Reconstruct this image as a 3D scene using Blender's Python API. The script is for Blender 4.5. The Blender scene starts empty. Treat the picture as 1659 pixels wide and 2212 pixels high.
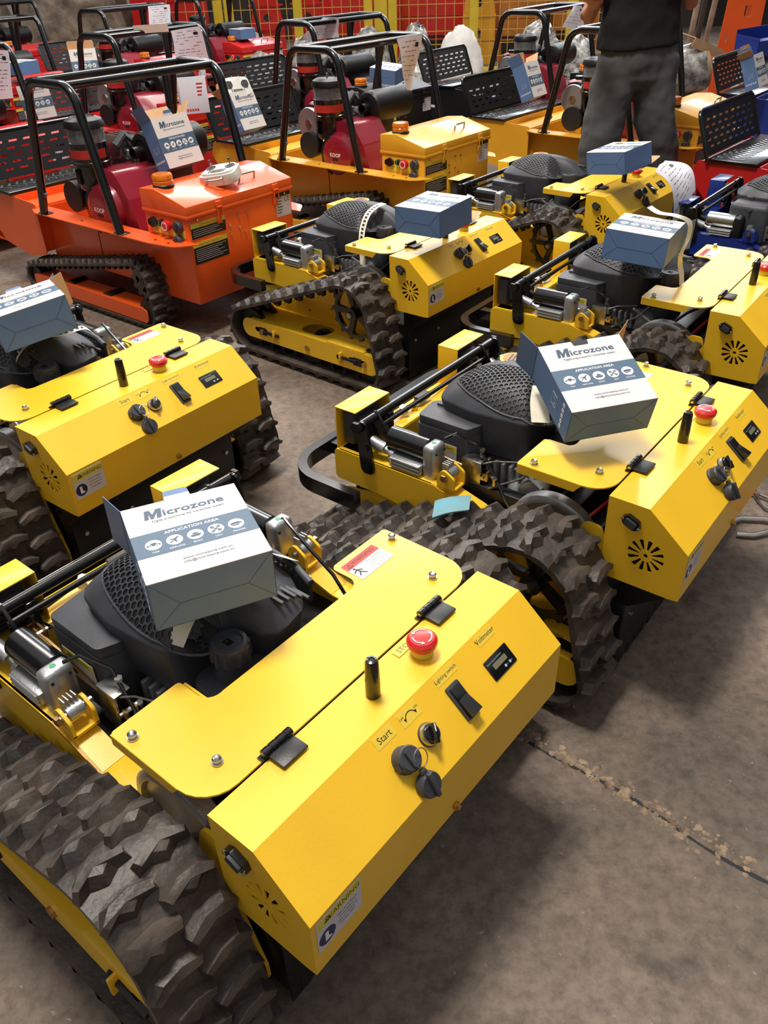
import bpy, bmesh, math, random
from mathutils import Matrix, Vector, noise

# ------------------------------------------------------------------ camera, world, light, exposure
SC = bpy.context.scene
COL = SC.collection
PITCH, ROLL, CAM_H, F_PX = 0.6097, -0.0318, 1.357, 1763.0
cam_data = bpy.data.cameras.new('camera')
cam = bpy.data.objects.new('camera', cam_data)
COL.objects.link(cam)
_fw = Vector((0, math.cos(PITCH), -math.sin(PITCH)))
_u0 = Vector((0, math.sin(PITCH), math.cos(PITCH)))
_r0 = Vector((1, 0, 0))
_rt = math.cos(ROLL) * _r0 + math.sin(ROLL) * _u0
_up = -math.sin(ROLL) * _r0 + math.cos(ROLL) * _u0
cam.matrix_world = Matrix(((_rt.x, _up.x, -_fw.x, 0), (_rt.y, _up.y, -_fw.y, 0), (_rt.z, _up.z, -_fw.z, CAM_H), (0, 0, 0, 1)))
cam_data.sensor_fit = 'VERTICAL'
cam_data.sensor_height = 36.0
cam_data.lens = 36.0 * F_PX / 2212.0
cam_data.clip_start = 0.05
cam_data.clip_end = 200
SC.camera = cam
SC.view_settings.view_transform = 'Standard'
SC.view_settings.look = 'None'
SC.view_settings.gamma = 1
SC.view_settings.use_curve_mapping = False
SC.view_settings.exposure = 0.18

world = bpy.data.worlds.new('world')
SC.world = world
world.use_nodes = True
wn = world.node_tree
wbg = wn.nodes['Background']
wtc = wn.nodes.new('ShaderNodeTexCoord')
wsep = wn.nodes.new('ShaderNodeSeparateXYZ')
wr = wn.nodes.new('ShaderNodeValToRGB')
wn.links.new(wtc.outputs['Generated'], wsep.inputs[0])
wn.links.new(wsep.outputs['Z'], wr.inputs[0])
wn.links.new(wr.outputs[0], wbg.inputs[0])
wr.color_ramp.elements[0].position = 0.0
wr.color_ramp.elements[0].color = (0.11, 0.095, 0.08, 1)
wr.color_ramp.elements[1].position = 0.8
wr.color_ramp.elements[1].color = (0.80, 0.80, 0.82, 1)
wbg.inputs[1].default_value = 0.62

def area_light(name, loc, target, sx, sy, power, color):
    d = bpy.data.lights.new(name, 'AREA')
    d.shape = 'RECTANGLE'; d.size = sx; d.size_y = sy; d.energy = power; d.color = color
    o = bpy.data.objects.new(name, d); COL.objects.link(o)
    o.location = loc
    o.rotation_euler = (Vector(target) - Vector(loc)).to_track_quat('-Z', 'Y').to_euler()
    return o
# roof light strips of the hall and the open side behind the machines
area_light('roof_light_near', (-0.8, 2.0, 6.4), (-0.1, 1.5, 0), 1.5, 1.0, 360, (1.0, 0.93, 0.84))
area_light('roof_light_far', (-0.5, 7.5, 5.0), (0, 5.0, 0), 8.0, 1.2, 430, (1.0, 0.94, 0.88))
area_light('open_bay_light', (2.0, 15.0, 4.2), (0, 4.0, 0.3), 12.0, 2.4, 520, (0.86, 0.93, 1.0))

# ------------------------------------------------------------------ materials
def lin(c):
    return tuple((x / 255 / 12.92) if x / 255 <= 0.04045 else ((x / 255 + 0.055) / 1.055) ** 2.4 for x in c)

def mat(name, rgb, rough=0.5, metal=0.0, coat=0.0, var=0.0, vscale=8.0, bump=0.0, bscale=60.0, alpha=1.0, trans=0.0, rvar=0.0, emit=None, second=None):
    m = bpy.data.materials.new(name); m.use_nodes = True
    nt = m.node_tree; b = nt.nodes['Principled BSDF']
    c = lin(rgb)
    b.inputs['Base Color'].default_value = (*c, 1)
    b.inputs['Roughness'].default_value = rough
    b.inputs['Metallic'].default_value = metal
    b.inputs['Coat Weight'].default_value = coat
    b.inputs['Coat Roughness'].default_value = 0.12
    b.inputs['Transmission Weight'].default_value = trans
    b.inputs['Alpha'].default_value = alpha
    if emit:
        b.inputs['Emission Color'].default_value = (*lin(emit[0]), 1); b.inputs['Emission Strength'].default_value = emit[1]
    tc = nt.nodes.new('ShaderNodeTexCoord')
    if var or second or rvar:
        n = nt.nodes.new('ShaderNodeTexNoise'); n.inputs['Scale'].default_value = vscale; n.inputs['Detail'].default_value = 6
        nt.links.new(tc.outputs['Object'], n.inputs['Vector'])
        r = nt.nodes.new('ShaderNodeValToRGB')
        r.color_ramp.elements[0].position = 0.35; r.color_ramp.elements[1].position = 0.68
        c2 = lin(second) if second else tuple(min(1, x * (1 + var)) for x in c)
        c1 = c if second else tuple(x * (1 - var) for x in c)
        r.color_ramp.elements[0].color = (*c1, 1); r.color_ramp.elements[1].color = (*c2, 1)
        nt.links.new(n.outputs['Fac'], r.inputs[0])
        if var or second: nt.links.new(r.outputs[0], b.inputs['Base Color'])
        if rvar:
            mp = nt.nodes.new('ShaderNodeMapRange'); mp.inputs[3].default_value = max(0.03, rough - rvar); mp.inputs[4].default_value = min(1, rough + rvar)
            nt.links.new(n.outputs['Fac'], mp.inputs[0]); nt.links.new(mp.outputs[0], b.inputs['Roughness'])
    if bump:
        n2 = nt.nodes.new('ShaderNodeTexNoise'); n2.inputs['Scale'].default_value = bscale; n2.inputs['Detail'].default_value = 4
        nt.links.new(tc.outputs['Object'], n2.inputs['Vector'])
        bp = nt.nodes.new('ShaderNodeBump'); bp.inputs['Strength'].default_value = bump; bp.inputs['Distance'].default_value = 0.01
        nt.links.new(n2.outputs['Fac'], bp.inputs['Height']); nt.links.new(bp.outputs[0], b.inputs['Normal'])
    return m

M = {}
M['yellow'] = mat('yellow_powder_coat', (244, 194, 38), 0.45, coat=0.2, var=0.04, vscale=5, bump=0.03, bscale=220)
M['yellow_dk'] = mat('amber_powder_coat', (228, 166, 42), 0.40, coat=0.3, var=0.05, vscale=5, bump=0.03, bscale=200)
M['orange'] = mat('orange_powder_coat', (238, 92, 30), 0.36, coat=0.4, var=0.04, vscale=5, bump=0.02, bscale=200)
M['red'] = mat('red_powder_coat', (200, 34, 34), 0.36, coat=0.4, var=0.05, vscale=5, bump=0.02, bscale=200)
M['blue'] = mat('blue_powder_coat', (26, 50, 130), 0.36, coat=0.4, var=0.05, vscale=5)
M['black'] = mat('black_gloss_paint', (16, 17, 19), 0.22, coat=0.5, rvar=0.08)
M['blackm'] = mat('black_satin_steel', (18, 18, 20), 0.42, var=0.2, bump=0.05, bscale=300)
M['plastic'] = mat('black_moulded_plastic', (60, 62, 68), 0.48, var=0.12, vscale=20, bump=0.08, bscale=500)
M['rubber'] = mat('dusty_track_rubber', (38, 34, 32), 0.48, second=(86, 76, 67), vscale=9, bump=0.35, bscale=45, rvar=0.15)
M['rubberd'] = mat('clean_black_rubber', (26, 25, 25), 0.6, var=0.25, bump=0.2, bscale=60)
M['steel'] = mat('zinc_plated_steel', (190, 190, 186), 0.28, metal=1.0, rvar=0.1, vscale=40)
M['brass'] = mat('yellow_zinc_steel', (196, 160, 110), 0.32, metal=1.0, rvar=0.1, vscale=40)
M['alu'] = mat('cast_aluminium', (178, 180, 182), 0.38, metal=0.75, var=0.06, bump=0.1, bscale=200)
M['cast'] = mat('grey_cast_engine_block', (112, 110, 106), 0.5, metal=0.6, var=0.25, vscale=18, bump=0.3, bscale=80)
M['grey'] = mat('grey_painted_flywheel', (118, 120, 120), 0.4, metal=0.5, var=0.15, vscale=12, bump=0.1, bscale=50)
M['redp'] = mat('red_push_button', (206, 30, 30), 0.35, coat=0.2)
M['white'] = mat('white_print', (232, 232, 230), 0.5)
M['black_ink'] = mat('black_print', (22, 22, 24), 0.5)
M['label_y'] = mat('yellow_label', (222, 208, 70), 0.5)
M['label_g'] = mat('pale_yellow_tape', (238, 204, 66), 0.4)
M['label_r'] = mat('red_label', (190, 48, 36), 0.5)
M['label_b'] = mat('navy_label', (30, 34, 84), 0.5)
M['label_w'] = mat('lavender_white_label', (206, 204, 214), 0.45)
M['lcd'] = mat('grey_lcd', (120, 118, 92), 0.25)
M['boxw'] = mat('white_box_board', (218, 213, 208), 0.55, var=0.02, vscale=6)
M['boxb'] = mat('blue_box_board', (92, 124, 170), 0.5, var=0.04, vscale=6)
M['boxs'] = mat('slate_box_board', (72, 98, 122), 0.5, var=0.03, vscale=8)
M['boxl'] = mat('pale_blue_print', (172, 190, 212), 0.5)
M['logo'] = mat('slate_print', (58, 78, 98), 0.5)
M['card'] = mat('brown_cardboard', (196, 154, 112), 0.75, var=0.08, vscale=12)
M['engred'] = mat('dark_red_engine_enamel', (140, 26, 44), 0.28, coat=0.5, var=0.06)
M['clear'] = mat('clear_smoked_plastic', (200, 205, 210), 0.12, trans=0.85)
M['amber'] = mat('amber_beacon_plastic', (226, 122, 10), 0.15, coat=0.6, var=0.2, vscale=30)
M['paper'] = mat('white_paper', (216, 214, 224), 0.7, var=0.03, vscale=9)
M['tape'] = mat('cream_masking_tape', (226, 220, 200), 0.7, var=0.05, vscale=20)
M['teal'] = mat('teal_foam_sheet', (108, 138, 138), 0.7, second=(96, 158, 176), vscale=14, bump=0.2)
M['skin'] = mat('skin', (176, 124, 98), 0.55)
M['tee'] = mat('black_cotton', (14, 14, 16), 0.9, var=0.15, vscale=20, bump=0.15, bscale=30)
M['trousers'] = mat('charcoal_cotton', (76, 76, 78), 0.85, var=0.12, vscale=10, bump=0.25, bscale=16)
M['hair'] = mat('black_hair', (18, 15, 14), 0.6, bump=0.3)
M['shoe'] = mat('dark_shoe_leather', (36, 32, 30), 0.5)
M['ivory'] = mat('ivory_plastic', (226, 226, 220), 0.35, coat=0.2)
M['wrap'] = mat('crumpled_clear_wrap', (58, 54, 50), 0.22, coat=0.7, second=(186, 184, 178), vscale=16, bump=1.0, bscale=30)
M['tarp'] = mat('grey_brown_tarpaulin', (100, 90, 80), 0.42, second=(168, 152, 134), vscale=5, bump=1.0, bscale=14)
M['fence'] = mat('yellow_fence_enamel', (206, 178, 50), 0.45, var=0.08)
M['wire'] = mat('yellow_fence_wire', (190, 150, 70), 0.5)
M['darkwall'] = mat('dark_sheet_wall', (44, 42, 40), 0.85, second=(78, 72, 66), vscale=1.5, bump=0.2, bscale=8)
M['brownp'] = mat('dull_orange_steel', (184, 116, 44), 0.5, var=0.12)
M['palew'] = mat('white_sack', (214, 212, 206), 0.6, var=0.05, bump=0.8, bscale=12)
M['green'] = mat('green_dot', (40, 150, 96), 0.4)
M['chalk'] = mat('crumbled_mortar', (168, 146, 120), 0.9, second=(90, 74, 60), vscale=30, bump=1.0, bscale=50)

def floor_material():
    m = bpy.data.materials.new('stained_concrete'); m.use_nodes = True
    nt = m.node_tree; b = nt.nodes['Principled BSDF']; L = nt.links
    tc = nt.nodes.new('ShaderNodeTexCoord')
    def noi(s, d=8, r=0.6, dist=0.0):
        n = nt.nodes.new('ShaderNodeTexNoise'); n.inputs['Scale'].default_value = s; n.inputs['Detail'].default_value = d
        n.inputs['Roughness'].default_value = r; n.inputs['Distortion'].default_value = dist
        L.new(tc.outputs['Object'], n.inputs['Vector']); return n
    def ramp(src, stops):
        r = nt.nodes.new('ShaderNodeValToRGB'); e = r.color_ramp.elements
        while len(e) < len(stops): e.new(0.5)
        for k, (p, c) in enumerate(stops): e[k].position = p; e[k].color = (*c, 1)
        L.new(src.outputs['Fac'], r.inputs[0]); return r
    def mix(a, bb, f, mode='MULTIPLY'):
        x = nt.nodes.new('ShaderNodeMixRGB'); x.blend_type = mode; x.inputs[0].default_value = f
        L.new(a.outputs[0], x.inputs[1]); L.new(bb.outputs[0], x.inputs[2]); return x
    base = ramp(noi(1.6, 10, 0.65, 0.4), [(0.28, lin((78, 68, 59))), (0.55, lin((124, 109, 95))), (0.75, lin((158, 140, 122)))])
    fine = ramp(noi(34, 10, 0.75), [(0.34, (0.36, 0.34, 0.32)), (0.58, (1.1, 1.1, 1.1))])
    spots = ramp(noi(5.5, 4, 0.55, 0.2), [(0.27, (0.30, 0.27, 0.25)), (0.37, (1, 1, 1))])
    spec = ramp(noi(75, 3, 0.5), [(0.70, (0, 0, 0)), (0.74, (0.35, 0.33, 0.30))])
    c = mix(base, fine, 0.75); c = mix(c, spots, 0.8); c = mix(c, spec, 0.4, 'ADD')
    L.new(c.outputs[0], b.inputs['Base Color'])
    mr = nt.nodes.new('ShaderNodeMapRange'); mr.inputs[3].default_value = 0.38; mr.inputs[4].default_value = 0.8
    L.new(noi(3, 6).outputs['Fac'], mr.inputs[0]); L.new(mr.outputs[0], b.inputs['Roughness'])
    bp = nt.nodes.new('ShaderNodeBump'); bp.inputs['Strength'].default_value = 0.35; bp.inputs['Distance'].default_value = 0.01
    L.new(noi(30, 10, 0.7).outputs['Fac'], bp.inputs['Height']); L.new(bp.outputs[0], b.inputs['Normal'])
    return m
M['floor'] = floor_material()

# ------------------------------------------------------------------ mesh helpers
def T(x=0, y=0, z=0): return Matrix.Translation((x, y, z))
def RX(a): return Matrix.Rotation(a, 4, 'X')
def RY(a): return Matrix.Rotation(a, 4, 'Y')
def RZ(a): return Matrix.Rotation(a, 4, 'Z')
def frame(o, x, y, z):
    x, y, z = Vector(x).normalized(), Vector(y).normalized(), Vector(z).normalized()
    return Matrix(((x.x, y.x, z.x, o[0]), (x.y, y.y, z.y, o[1]), (x.z, y.z, z.z, o[2]), (0, 0, 0, 1)))
# plane YZ -> local polygon (y,z) with normal +x
YZ = Matrix(((0, 0, 1, 0), (1, 0, 0, 0), (0, 1, 0, 0), (0, 0, 0, 1)))
I4 = Matrix.Identity(4)

def rpoly(pts, seg=5):
    """pts: (x, y[, radius]) -> polygon with rounded corners"""
    out = []; n = len(pts)
    for i, p in enumerate(pts):
        r = p[2] if len(p) > 2 else 0
        P = Vector(p[:2])
        if not r: out.append((P.x, P.y)); continue
        A = (Vector(pts[i - 1][:2]) - P); B = (Vector(pts[(i + 1) % n][:2]) - P)
        a, b = A.normalized(), B.normalized()
        ang = a.angle(b); d = min(r / math.tan(ang / 2), A.length * .49, B.length * .49); rr = d * math.tan(ang / 2)
        c = P + (a + b).normalized() * (rr / math.sin(ang / 2))
        s, e = P + a * d - c, P + b * d - c
        t0 = math.atan2(s.y, s.x); t1 = math.atan2(e.y, e.x); dt = (t1 - t0 + math.pi) % (2 * math.pi) - math.pi
        for k in range(seg + 1):
            t = t0 + dt * k / seg; out.append((c.x + rr * math.cos(t), c.y + rr * math.sin(t)))
    return out
def rrect(w, h, r=0.0, cx=0, cy=0):
    w /= 2; h /= 2
    return rpoly([(cx - w, cy - h, r), (cx + w, cy - h, r), (cx + w, cy + h, r), (cx - w, cy + h, r)], 4)
def circ(r, n=24, cx=0, cy=0, a0=0): return [(cx + r * math.cos(a0 + 2 * math.pi * k / n), cy + r * math.sin(a0 + 2 * math.pi * k / n)) for k in range(n)]

class MB:
    def __init__(s): s.bm = bmesh.new(); s.mats = []; s.M = I4
    def mi(s, m):
        m = M[m] if isinstance(m, str) else m
        if m not in s.mats: s.mats.append(m)
        return s.mats.index(m)
    def poly(s, verts, faces, m, X=I4, bev=0, seg=2):
        X = s.M @ X
        vs = [s.bm.verts.new(X @ Vector(v)) for v in verts]
        k = s.mi(m); fs = []
        for f in faces:
            try: q = s.bm.faces.new([vs[i] for i in f])
            except ValueError: continue
            q.material_index = k; fs.append(q)
        if bev:
            es = list({e for f in fs for e in f.edges})
            r = bmesh.ops.bevel(s.bm, geom=es, offset=bev, segments=seg, affect='EDGES', profile=0.5, clamp_overlap=True)
            for f in r['faces']: f.material_index = k
        return fs
    def box(s, x0, x1, y0, y1, z0, z1, m, bev=0, X=I4, seg=2):
        v = [(x, y, z) for z in (z0, z1) for y in (y0, y1) for x in (x0, x1)]
        s.poly(v, [(0, 2, 3, 1), (4, 5, 7, 6), (0, 1, 5, 4), (2, 6, 7, 3), (0, 4, 6, 2), (1, 3, 7, 5)], m, X, bev, seg); return s
    def prism(s, pts, z0, z1, m, X=I4, bev=0, seg=2, top=None):
        n = len(pts); top = top or pts
        v = [(p[0], p[1], z0) for p in pts] + [(p[0], p[1], z1) for p in top]
        f = [tuple(range(n))[::-1], tuple(range(n, 2 * n))] + [(i, (i + 1) % n, n + (i + 1) % n, n + i) for i in range(n)]
        s.poly(v, f, m, X, bev, seg); return s
    def loft(s, rings, m, X=I4, cap0=True, cap1=True, close=True):
        n = len(rings[0]); v = [p for r in rings for p in r]; f = []
        for a in range(len(rings) - 1):
            for i in range(n if close else n - 1):
                f.append((a * n + i, a * n + (i + 1) % n, (a + 1) * n + (i + 1) % n, (a + 1) * n + i))
        if cap0: f.append(tuple(range(n))[::-1])
        if cap1: f.append(tuple(range((len(rings) - 1) * n, len(rings) * n)))
        s.poly(v, f, m, X); return s
    def lathe(s, prof, m, X=I4, n=24):
        """prof: (r, z) list; axis local z"""
        rings = [[(max(r, 1e-5) * math.cos(2 * math.pi * k / n), max(r, 1e-5) * math.sin(2 * math.pi * k / n), z) for k in range(n)] for r, z in prof]
        return s.loft(rings, m, X)
    def cyl(s, p0, p1, r, m, n=16, r1=None, ch=0.0):
        p0, p1 = Vector(p0), Vector(p1); d = p1 - p0; L = d.length
        X = Matrix.Translation(p0) @ d.to_track_quat('Z', 'Y').to_matrix().to_4x4(); r1 = r if r1 is None else r1
        pr = [(r, 0), (r1, L)] if not ch else [(r - ch, 0), (r, ch), (r1, L - ch), (r1 - ch, L)]
        return s.lathe(pr, m, X, n)
    def tube(s, path, r, m, n=10, closed=False, flat=None):
        P = [Vector(p) for p in path]; N = len(P); rings = []; up = None
        for i in range(N):
            a = P[i - 1] if (i > 0 or closed) else P[i]; b = P[(i + 1) % N] if (i < N - 1 or closed) else P[i]
            t = (b - a).normalized()
            if up is None: up = Vector((0, 0, 1)) if abs(t.z) < .9 else Vector((1, 0, 0))
            u = (up - t * up.dot(t)).normalized(); w = t.cross(u); up = u
            ru, rw = (r, r) if flat is None else flat
            if flat is None: rings.append([tuple(P[i] + u * ru * math.cos(2 * math.pi * k / n) + w * rw * math.sin(2 * math.pi * k / n)) for k in range(n)])
            else: rings.append([tuple(P[i] + u * a_ * ru + w * b_ * rw) for a_, b_ in ((-1, -1), (1, -1), (1, 1), (-1, 1))])
        if closed: rings.append(rings[0]); return s.loft(rings, m, cap0=False, cap1=False)
        return s.loft(rings, m)
    def merge(s, me, m, X=I4):
        b2 = bmesh.new(); b2.from_mesh(me); b2.transform(s.M @ X); k = s.mi(m)
        for f in b2.faces: f.material_index = k
        tmp = bpy.data.meshes.new('tmp'); b2.to_mesh(tmp); b2.free(); s.bm.from_mesh(tmp)
        bpy.data.meshes.remove(tmp); return s
    def sheet(s, outer, holes, t, m, X=I4):
        """flat plate with real cut-outs, thickness t centred on local z=0"""
        cu = bpy.data.curves.new('tmp', 'CURVE'); cu.dimensions = '2D'; cu.fill_mode = 'BOTH'; cu.extrude = t / 2
        for pl in [outer] + list(holes):
            sp = cu.splines.new('POLY'); sp.points.add(len(pl) - 1)
            for k, p in enumerate(pl): sp.points[k].co = (p[0], p[1], 0, 1)
            sp.use_cyclic_u = True
        o = bpy.data.objects.new('tmp', cu); me = bpy.data.meshes.new_from_object(o)
        s.merge(me, m, X); bpy.data.objects.remove(o); bpy.data.curves.remove(cu); bpy.data.meshes.remove(me); return s
    def text(s, body, size, m, X=I4, bold=0.0, align='CENTER', t=0.0004, shear=0.0, squash=1.0):
        key = (body, bold, align, shear); me = TXT.get(key)
        if me is None:
            cu = bpy.data.curves.new('tmp', 'FONT'); cu.body = body; cu.size = 1; cu.align_x = align; cu.align_y = 'CENTER'
            cu.offset = bold; cu.shear = shear; cu.resolution_u = 2; cu.space_line = 0.95
            o = bpy.data.objects.new('tmp', cu); me = bpy.data.meshes.new_from_object(o); TXT[key] = me
            bpy.data.objects.remove(o); bpy.data.curves.remove(cu)
        s.merge(me, m, X @ Matrix.Diagonal((size * squash, size, 1, 1))); return s
    def build(s, name, parent=None, smooth=0.6):
        s.bm.normal_update()
        for e in s.bm.edges:
            if len(e.link_faces) == 2: e.smooth = e.calc_face_angle(0) < smooth
        for f in s.bm.faces: f.smooth = True
        me = bpy.data.meshes.new(name); s.bm.to_mesh(me); s.bm.free()
        for m in s.mats: me.materials.append(m)
        o = bpy.data.objects.new(name, me); COL.objects.link(o)
        if parent: o.parent = parent
        return o
TXT = {}

def tag(o, label=None, cat=None, group=None, kind=None):
    if label: o['label'] = label
    if cat: o['category'] = cat
    if group: o['group'] = group
    if kind: o['kind'] = kind
    return o
def empty(name, label, cat, group=None):
    o = bpy.data.objects.new(name, None); COL.objects.link(o); o.empty_display_size = 0.05
    return tag(o, label, cat, group)
def copy_tree(o, parent=None):
    c = o.copy(); COL.objects.link(c)
    if parent: c.parent = parent
    for ch in list(o.children): copy_tree(ch, c)
    return c
def place(o, x, y, rz, z=0): o.location = (x, y, z); o.rotation_euler = (0, 0, rz); return o

def hull_path(circles):
    """outer belt line round circles (y,z,r) given counter-clockwise; returns sampler P(s)->(pos,normal), length"""
    n = len(circles); segs = []
    tang = []
    for i in range(n):
        a, b = circles[i], circles[(i + 1) % n]
        d = Vector((b[0] - a[0], b[1] - a[1])); D = d.length; d /= D; k = (a[2] - b[2]) / D
        nn = d * k + Vector((d.y, -d.x)) * math.sqrt(1 - k * k)
        tang.append((Vector(a[:2]) + nn * a[2], Vector(b[:2]) + nn * b[2], nn))
    for i in range(n):
        p, q, nn = tang[i]; segs.append(('L', p, q, nn, (q - p).length))
        c = circles[(i + 1) % n]; n2 = tang[(i + 1) % n][2]
        a0 = math.atan2(nn.y, nn.x); a1 = math.atan2(n2.y, n2.x); da = (a1 - a0) % (2 * math.pi)
        segs.append(('A', c, a0, da, c[2] * da))
    Lt = sum(x[4] for x in segs)
    def P(s):
        s %= Lt
        for x in segs:
            if s <= x[4] + 1e-9:
                if x[0] == 'L': return x[1].lerp(x[2], s / x[4]), x[3]
                a = x[2] + x[3] * s / x[4]; nn = Vector((math.cos(a), math.sin(a))); return Vector(x[1][:2]) + nn * x[1][2], nn
            s -= x[4]
        return segs[0][1], segs[0][3]
    return P, Lt

def track_belt(circles, x0, x1, parent, pitch=0.064, lug=0.020, base=0.012, seed=1, rub='rubber'):
    """x0 inner edge, x1 outer edge (signed)"""
    rnd = random.Random(seed)
    P, Lt = hull_path(circles); n = round(Lt / pitch); pitch = Lt / n
    def pt(s, x, h):
        p, nn = P(s); p = p + nn * h; return (x, p.x, p.y)
    b = MB(); N = n * 6; w = x1 - x0
    rings = []
    for k in range(N + 1):
        s_ = Lt * k / N; j = 0.0012 * math.sin(k * 1.7)
        rings.append([pt(s_, x0, -lug), pt(s_, x0 + w * .5, -lug + .001), pt(s_, x1, -lug + j), pt(s_, x1, -lug - base), pt(s_, x0, -lug - base)])
    b.loft(rings, rub, cap0=False, cap1=False)
    for k in range(n):
        for (u0, u1, off) in ((-0.01, 0.53, 0), (0.47, 1.01, .5)):
            s0 = (k + off) * pitch + rnd.uniform(-.02, .02) * pitch
            xa, xb = x0 + w * u0, x0 + w * u1; fl = 1 if u0 < .2 else -1
            top = [(.04, .04), (.26, -.19), (.62, -.22), (.98, -.04), (.92, .12), (.66, .05), (.50, .20), (.32, .05), (.10, .16)]
            bot = [(-.02, .08), (.14, -.30), (.66, -.34), (1.02, -.14), (1.02, .22), (.76, .20), (.50, .38), (.24, .20), (.02, .28)]
            def q(u, v, h):
                u = u if fl > 0 else 1 - u
                x = min(max(xa + (xb - xa) * u, min(x0, x1) - .003), max(x0, x1) + .003); return pt(s0 + v * pitch, x, h)
            nt_ = len(top); hh = [rnd.uniform(-.004, .001) for _ in top]
            V = [q(u, v, -lug - .001) for u, v in bot] + [q(u, v, hh[i_]) for i_, (u, v) in enumerate(top)] + [q(.48, -.03, .0015)]
            b.poly(V, [(i_, (i_ + 1) % nt_, nt_ + (i_ + 1) % nt_, nt_ + i_) for i_ in range(nt_)] + [(nt_ + i_, nt_ + (i_ + 1) % nt_, 2 * nt_) for i_ in range(nt_)], rub)
        for xm in (x0 + w * .36, x0 + w * .64):   # inner guide teeth
            s0 = k * pitch
            V = [pt(s0 - .013, xm - .012, -lug - base), pt(s0 + .013, xm - .012, -lug - base), pt(s0 + .013, xm + .012, -lug - base), pt(s0 - .013, xm + .012, -lug - base),
                 pt(s0 - .005, xm - .006, -lug - base - .024), pt(s0 + .005, xm - .006, -lug - base - .024), pt(s0 + .005, xm + .006, -lug - base - .024), pt(s0 - .005, xm + .006, -lug - base - .024)]
            b.poly(V, [(4, 5, 6, 7), (0, 1, 5, 4), (1, 2, 6, 5), (2, 3, 7, 6), (3, 0, 4, 7)], 'rubberd')
    bmesh.ops.recalc_face_normals(b.bm, faces=b.bm.faces)
    return b.build('rubber_track', parent, smooth=0.5)
# ------------------------------------------------------------------ remote controlled tracked mower
CH_L = 0.1128
CHX = frame((0, -0.082, 0.4725), (1, 0, 0), (0, 0.762, 0.647), (0, -0.647, 0.762))  # u along x, v up the slope (0 at crease), w outwards
def C(x, s, w=0.0): return CHX @ T(x, -s, w)
REARX = frame((0, -0.168, 0), (1, 0, 0), (0, 0, 1), (0, -1, 0))
ENDX = frame((-0.3, 0, 0), (0, -1, 0), (0, 0, 1), (-1, 0, 0))

def bent(b, prof, x0, x1, t, m):
    """sheet folded along x, profile (y,z) open polyline, thickness t"""
    P = [Vector(p) for p in prof]; inner = []
    for i, p in enumerate(P):
        d0 = (P[i] - P[i - 1]).normalized() if i else (P[1] - P[0]).normalized()
        d1 = (P[i + 1] - P[i]).normalized() if i < len(P) - 1 else d0
        n0, n1 = Vector((-d0.y, d0.x)), Vector((-d1.y, d1.x)); nn = (n0 + n1).normalized()
        inner.append(p + nn * t / max(.4, nn.dot(n0)))
    outline = [tuple(p) for p in P] + [tuple(p) for p in reversed(inner)]
    b.prism(outline, x0, x1, m, YZ)

def warning_text(b, X, w, h, head, hm='label_y', dark='label_b', lines=5):
    b.sheet(rrect(w, h, .003), [], .0006, 'label_w', X)
    b.sheet(rrect(w * .96, h * .26, .001, 0, h * .34), [], .0012, hm, X)
    b.text(head, h * .2, 'black_ink', X @ T(h * .1, h * .33, .0007))
    b.sheet([(-w * .34, h * .27), (-w * .34 + h * .2, h * .27), (-w * .34 + h * .1, h * .43)], [[(-w * .34 + h * .05, h * .3), (-w * .34 + h * .15, h * .3), (-w * .34 + h * .1, h * .39)]], .0015, 'black_ink', X)
    return b

EC = (-0.035, 0.335)
EFOOT = rpoly([(-.155, .262, .02), (-.168, .40, .05), (-.150, .50, .04), (-.06, .525, .05), (.05, .50, .06), (.095, .40, .05), (.10, .25, .05), (.055, .17, .03), (-.03, .155, .03), (-.05, .235, .02)], 6)
def erad(ang):
    best = 0.1; c, s = math.cos(ang), math.sin(ang)
    n = len(EFOOT)
    for i in range(n):
        ax, ay = EFOOT[i][0] - EC[0], EFOOT[i][1] - EC[1]; bx, by = EFOOT[(i + 1) % n][0] - EC[0], EFOOT[(i + 1) % n][1] - EC[1]
        det = c * (ay - by) - s * (ax - bx)
        if abs(det) < 1e-9: continue
        t = (ax * (ay - by) - ay * (ax - bx)) / det; u = (c * ay - s * ax) / det
        if t > 0 and -1e-6 <= u <= 1 + 1e-6: best = t
    return best
def ez(x, y):
    dx, dy = x - EC[0], y - EC[1]; s = math.hypot(dx, dy) / erad(math.atan2(dy, dx))
    return 0.474 + 0.072 * (1 - min(1, s) ** 2.6)

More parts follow.
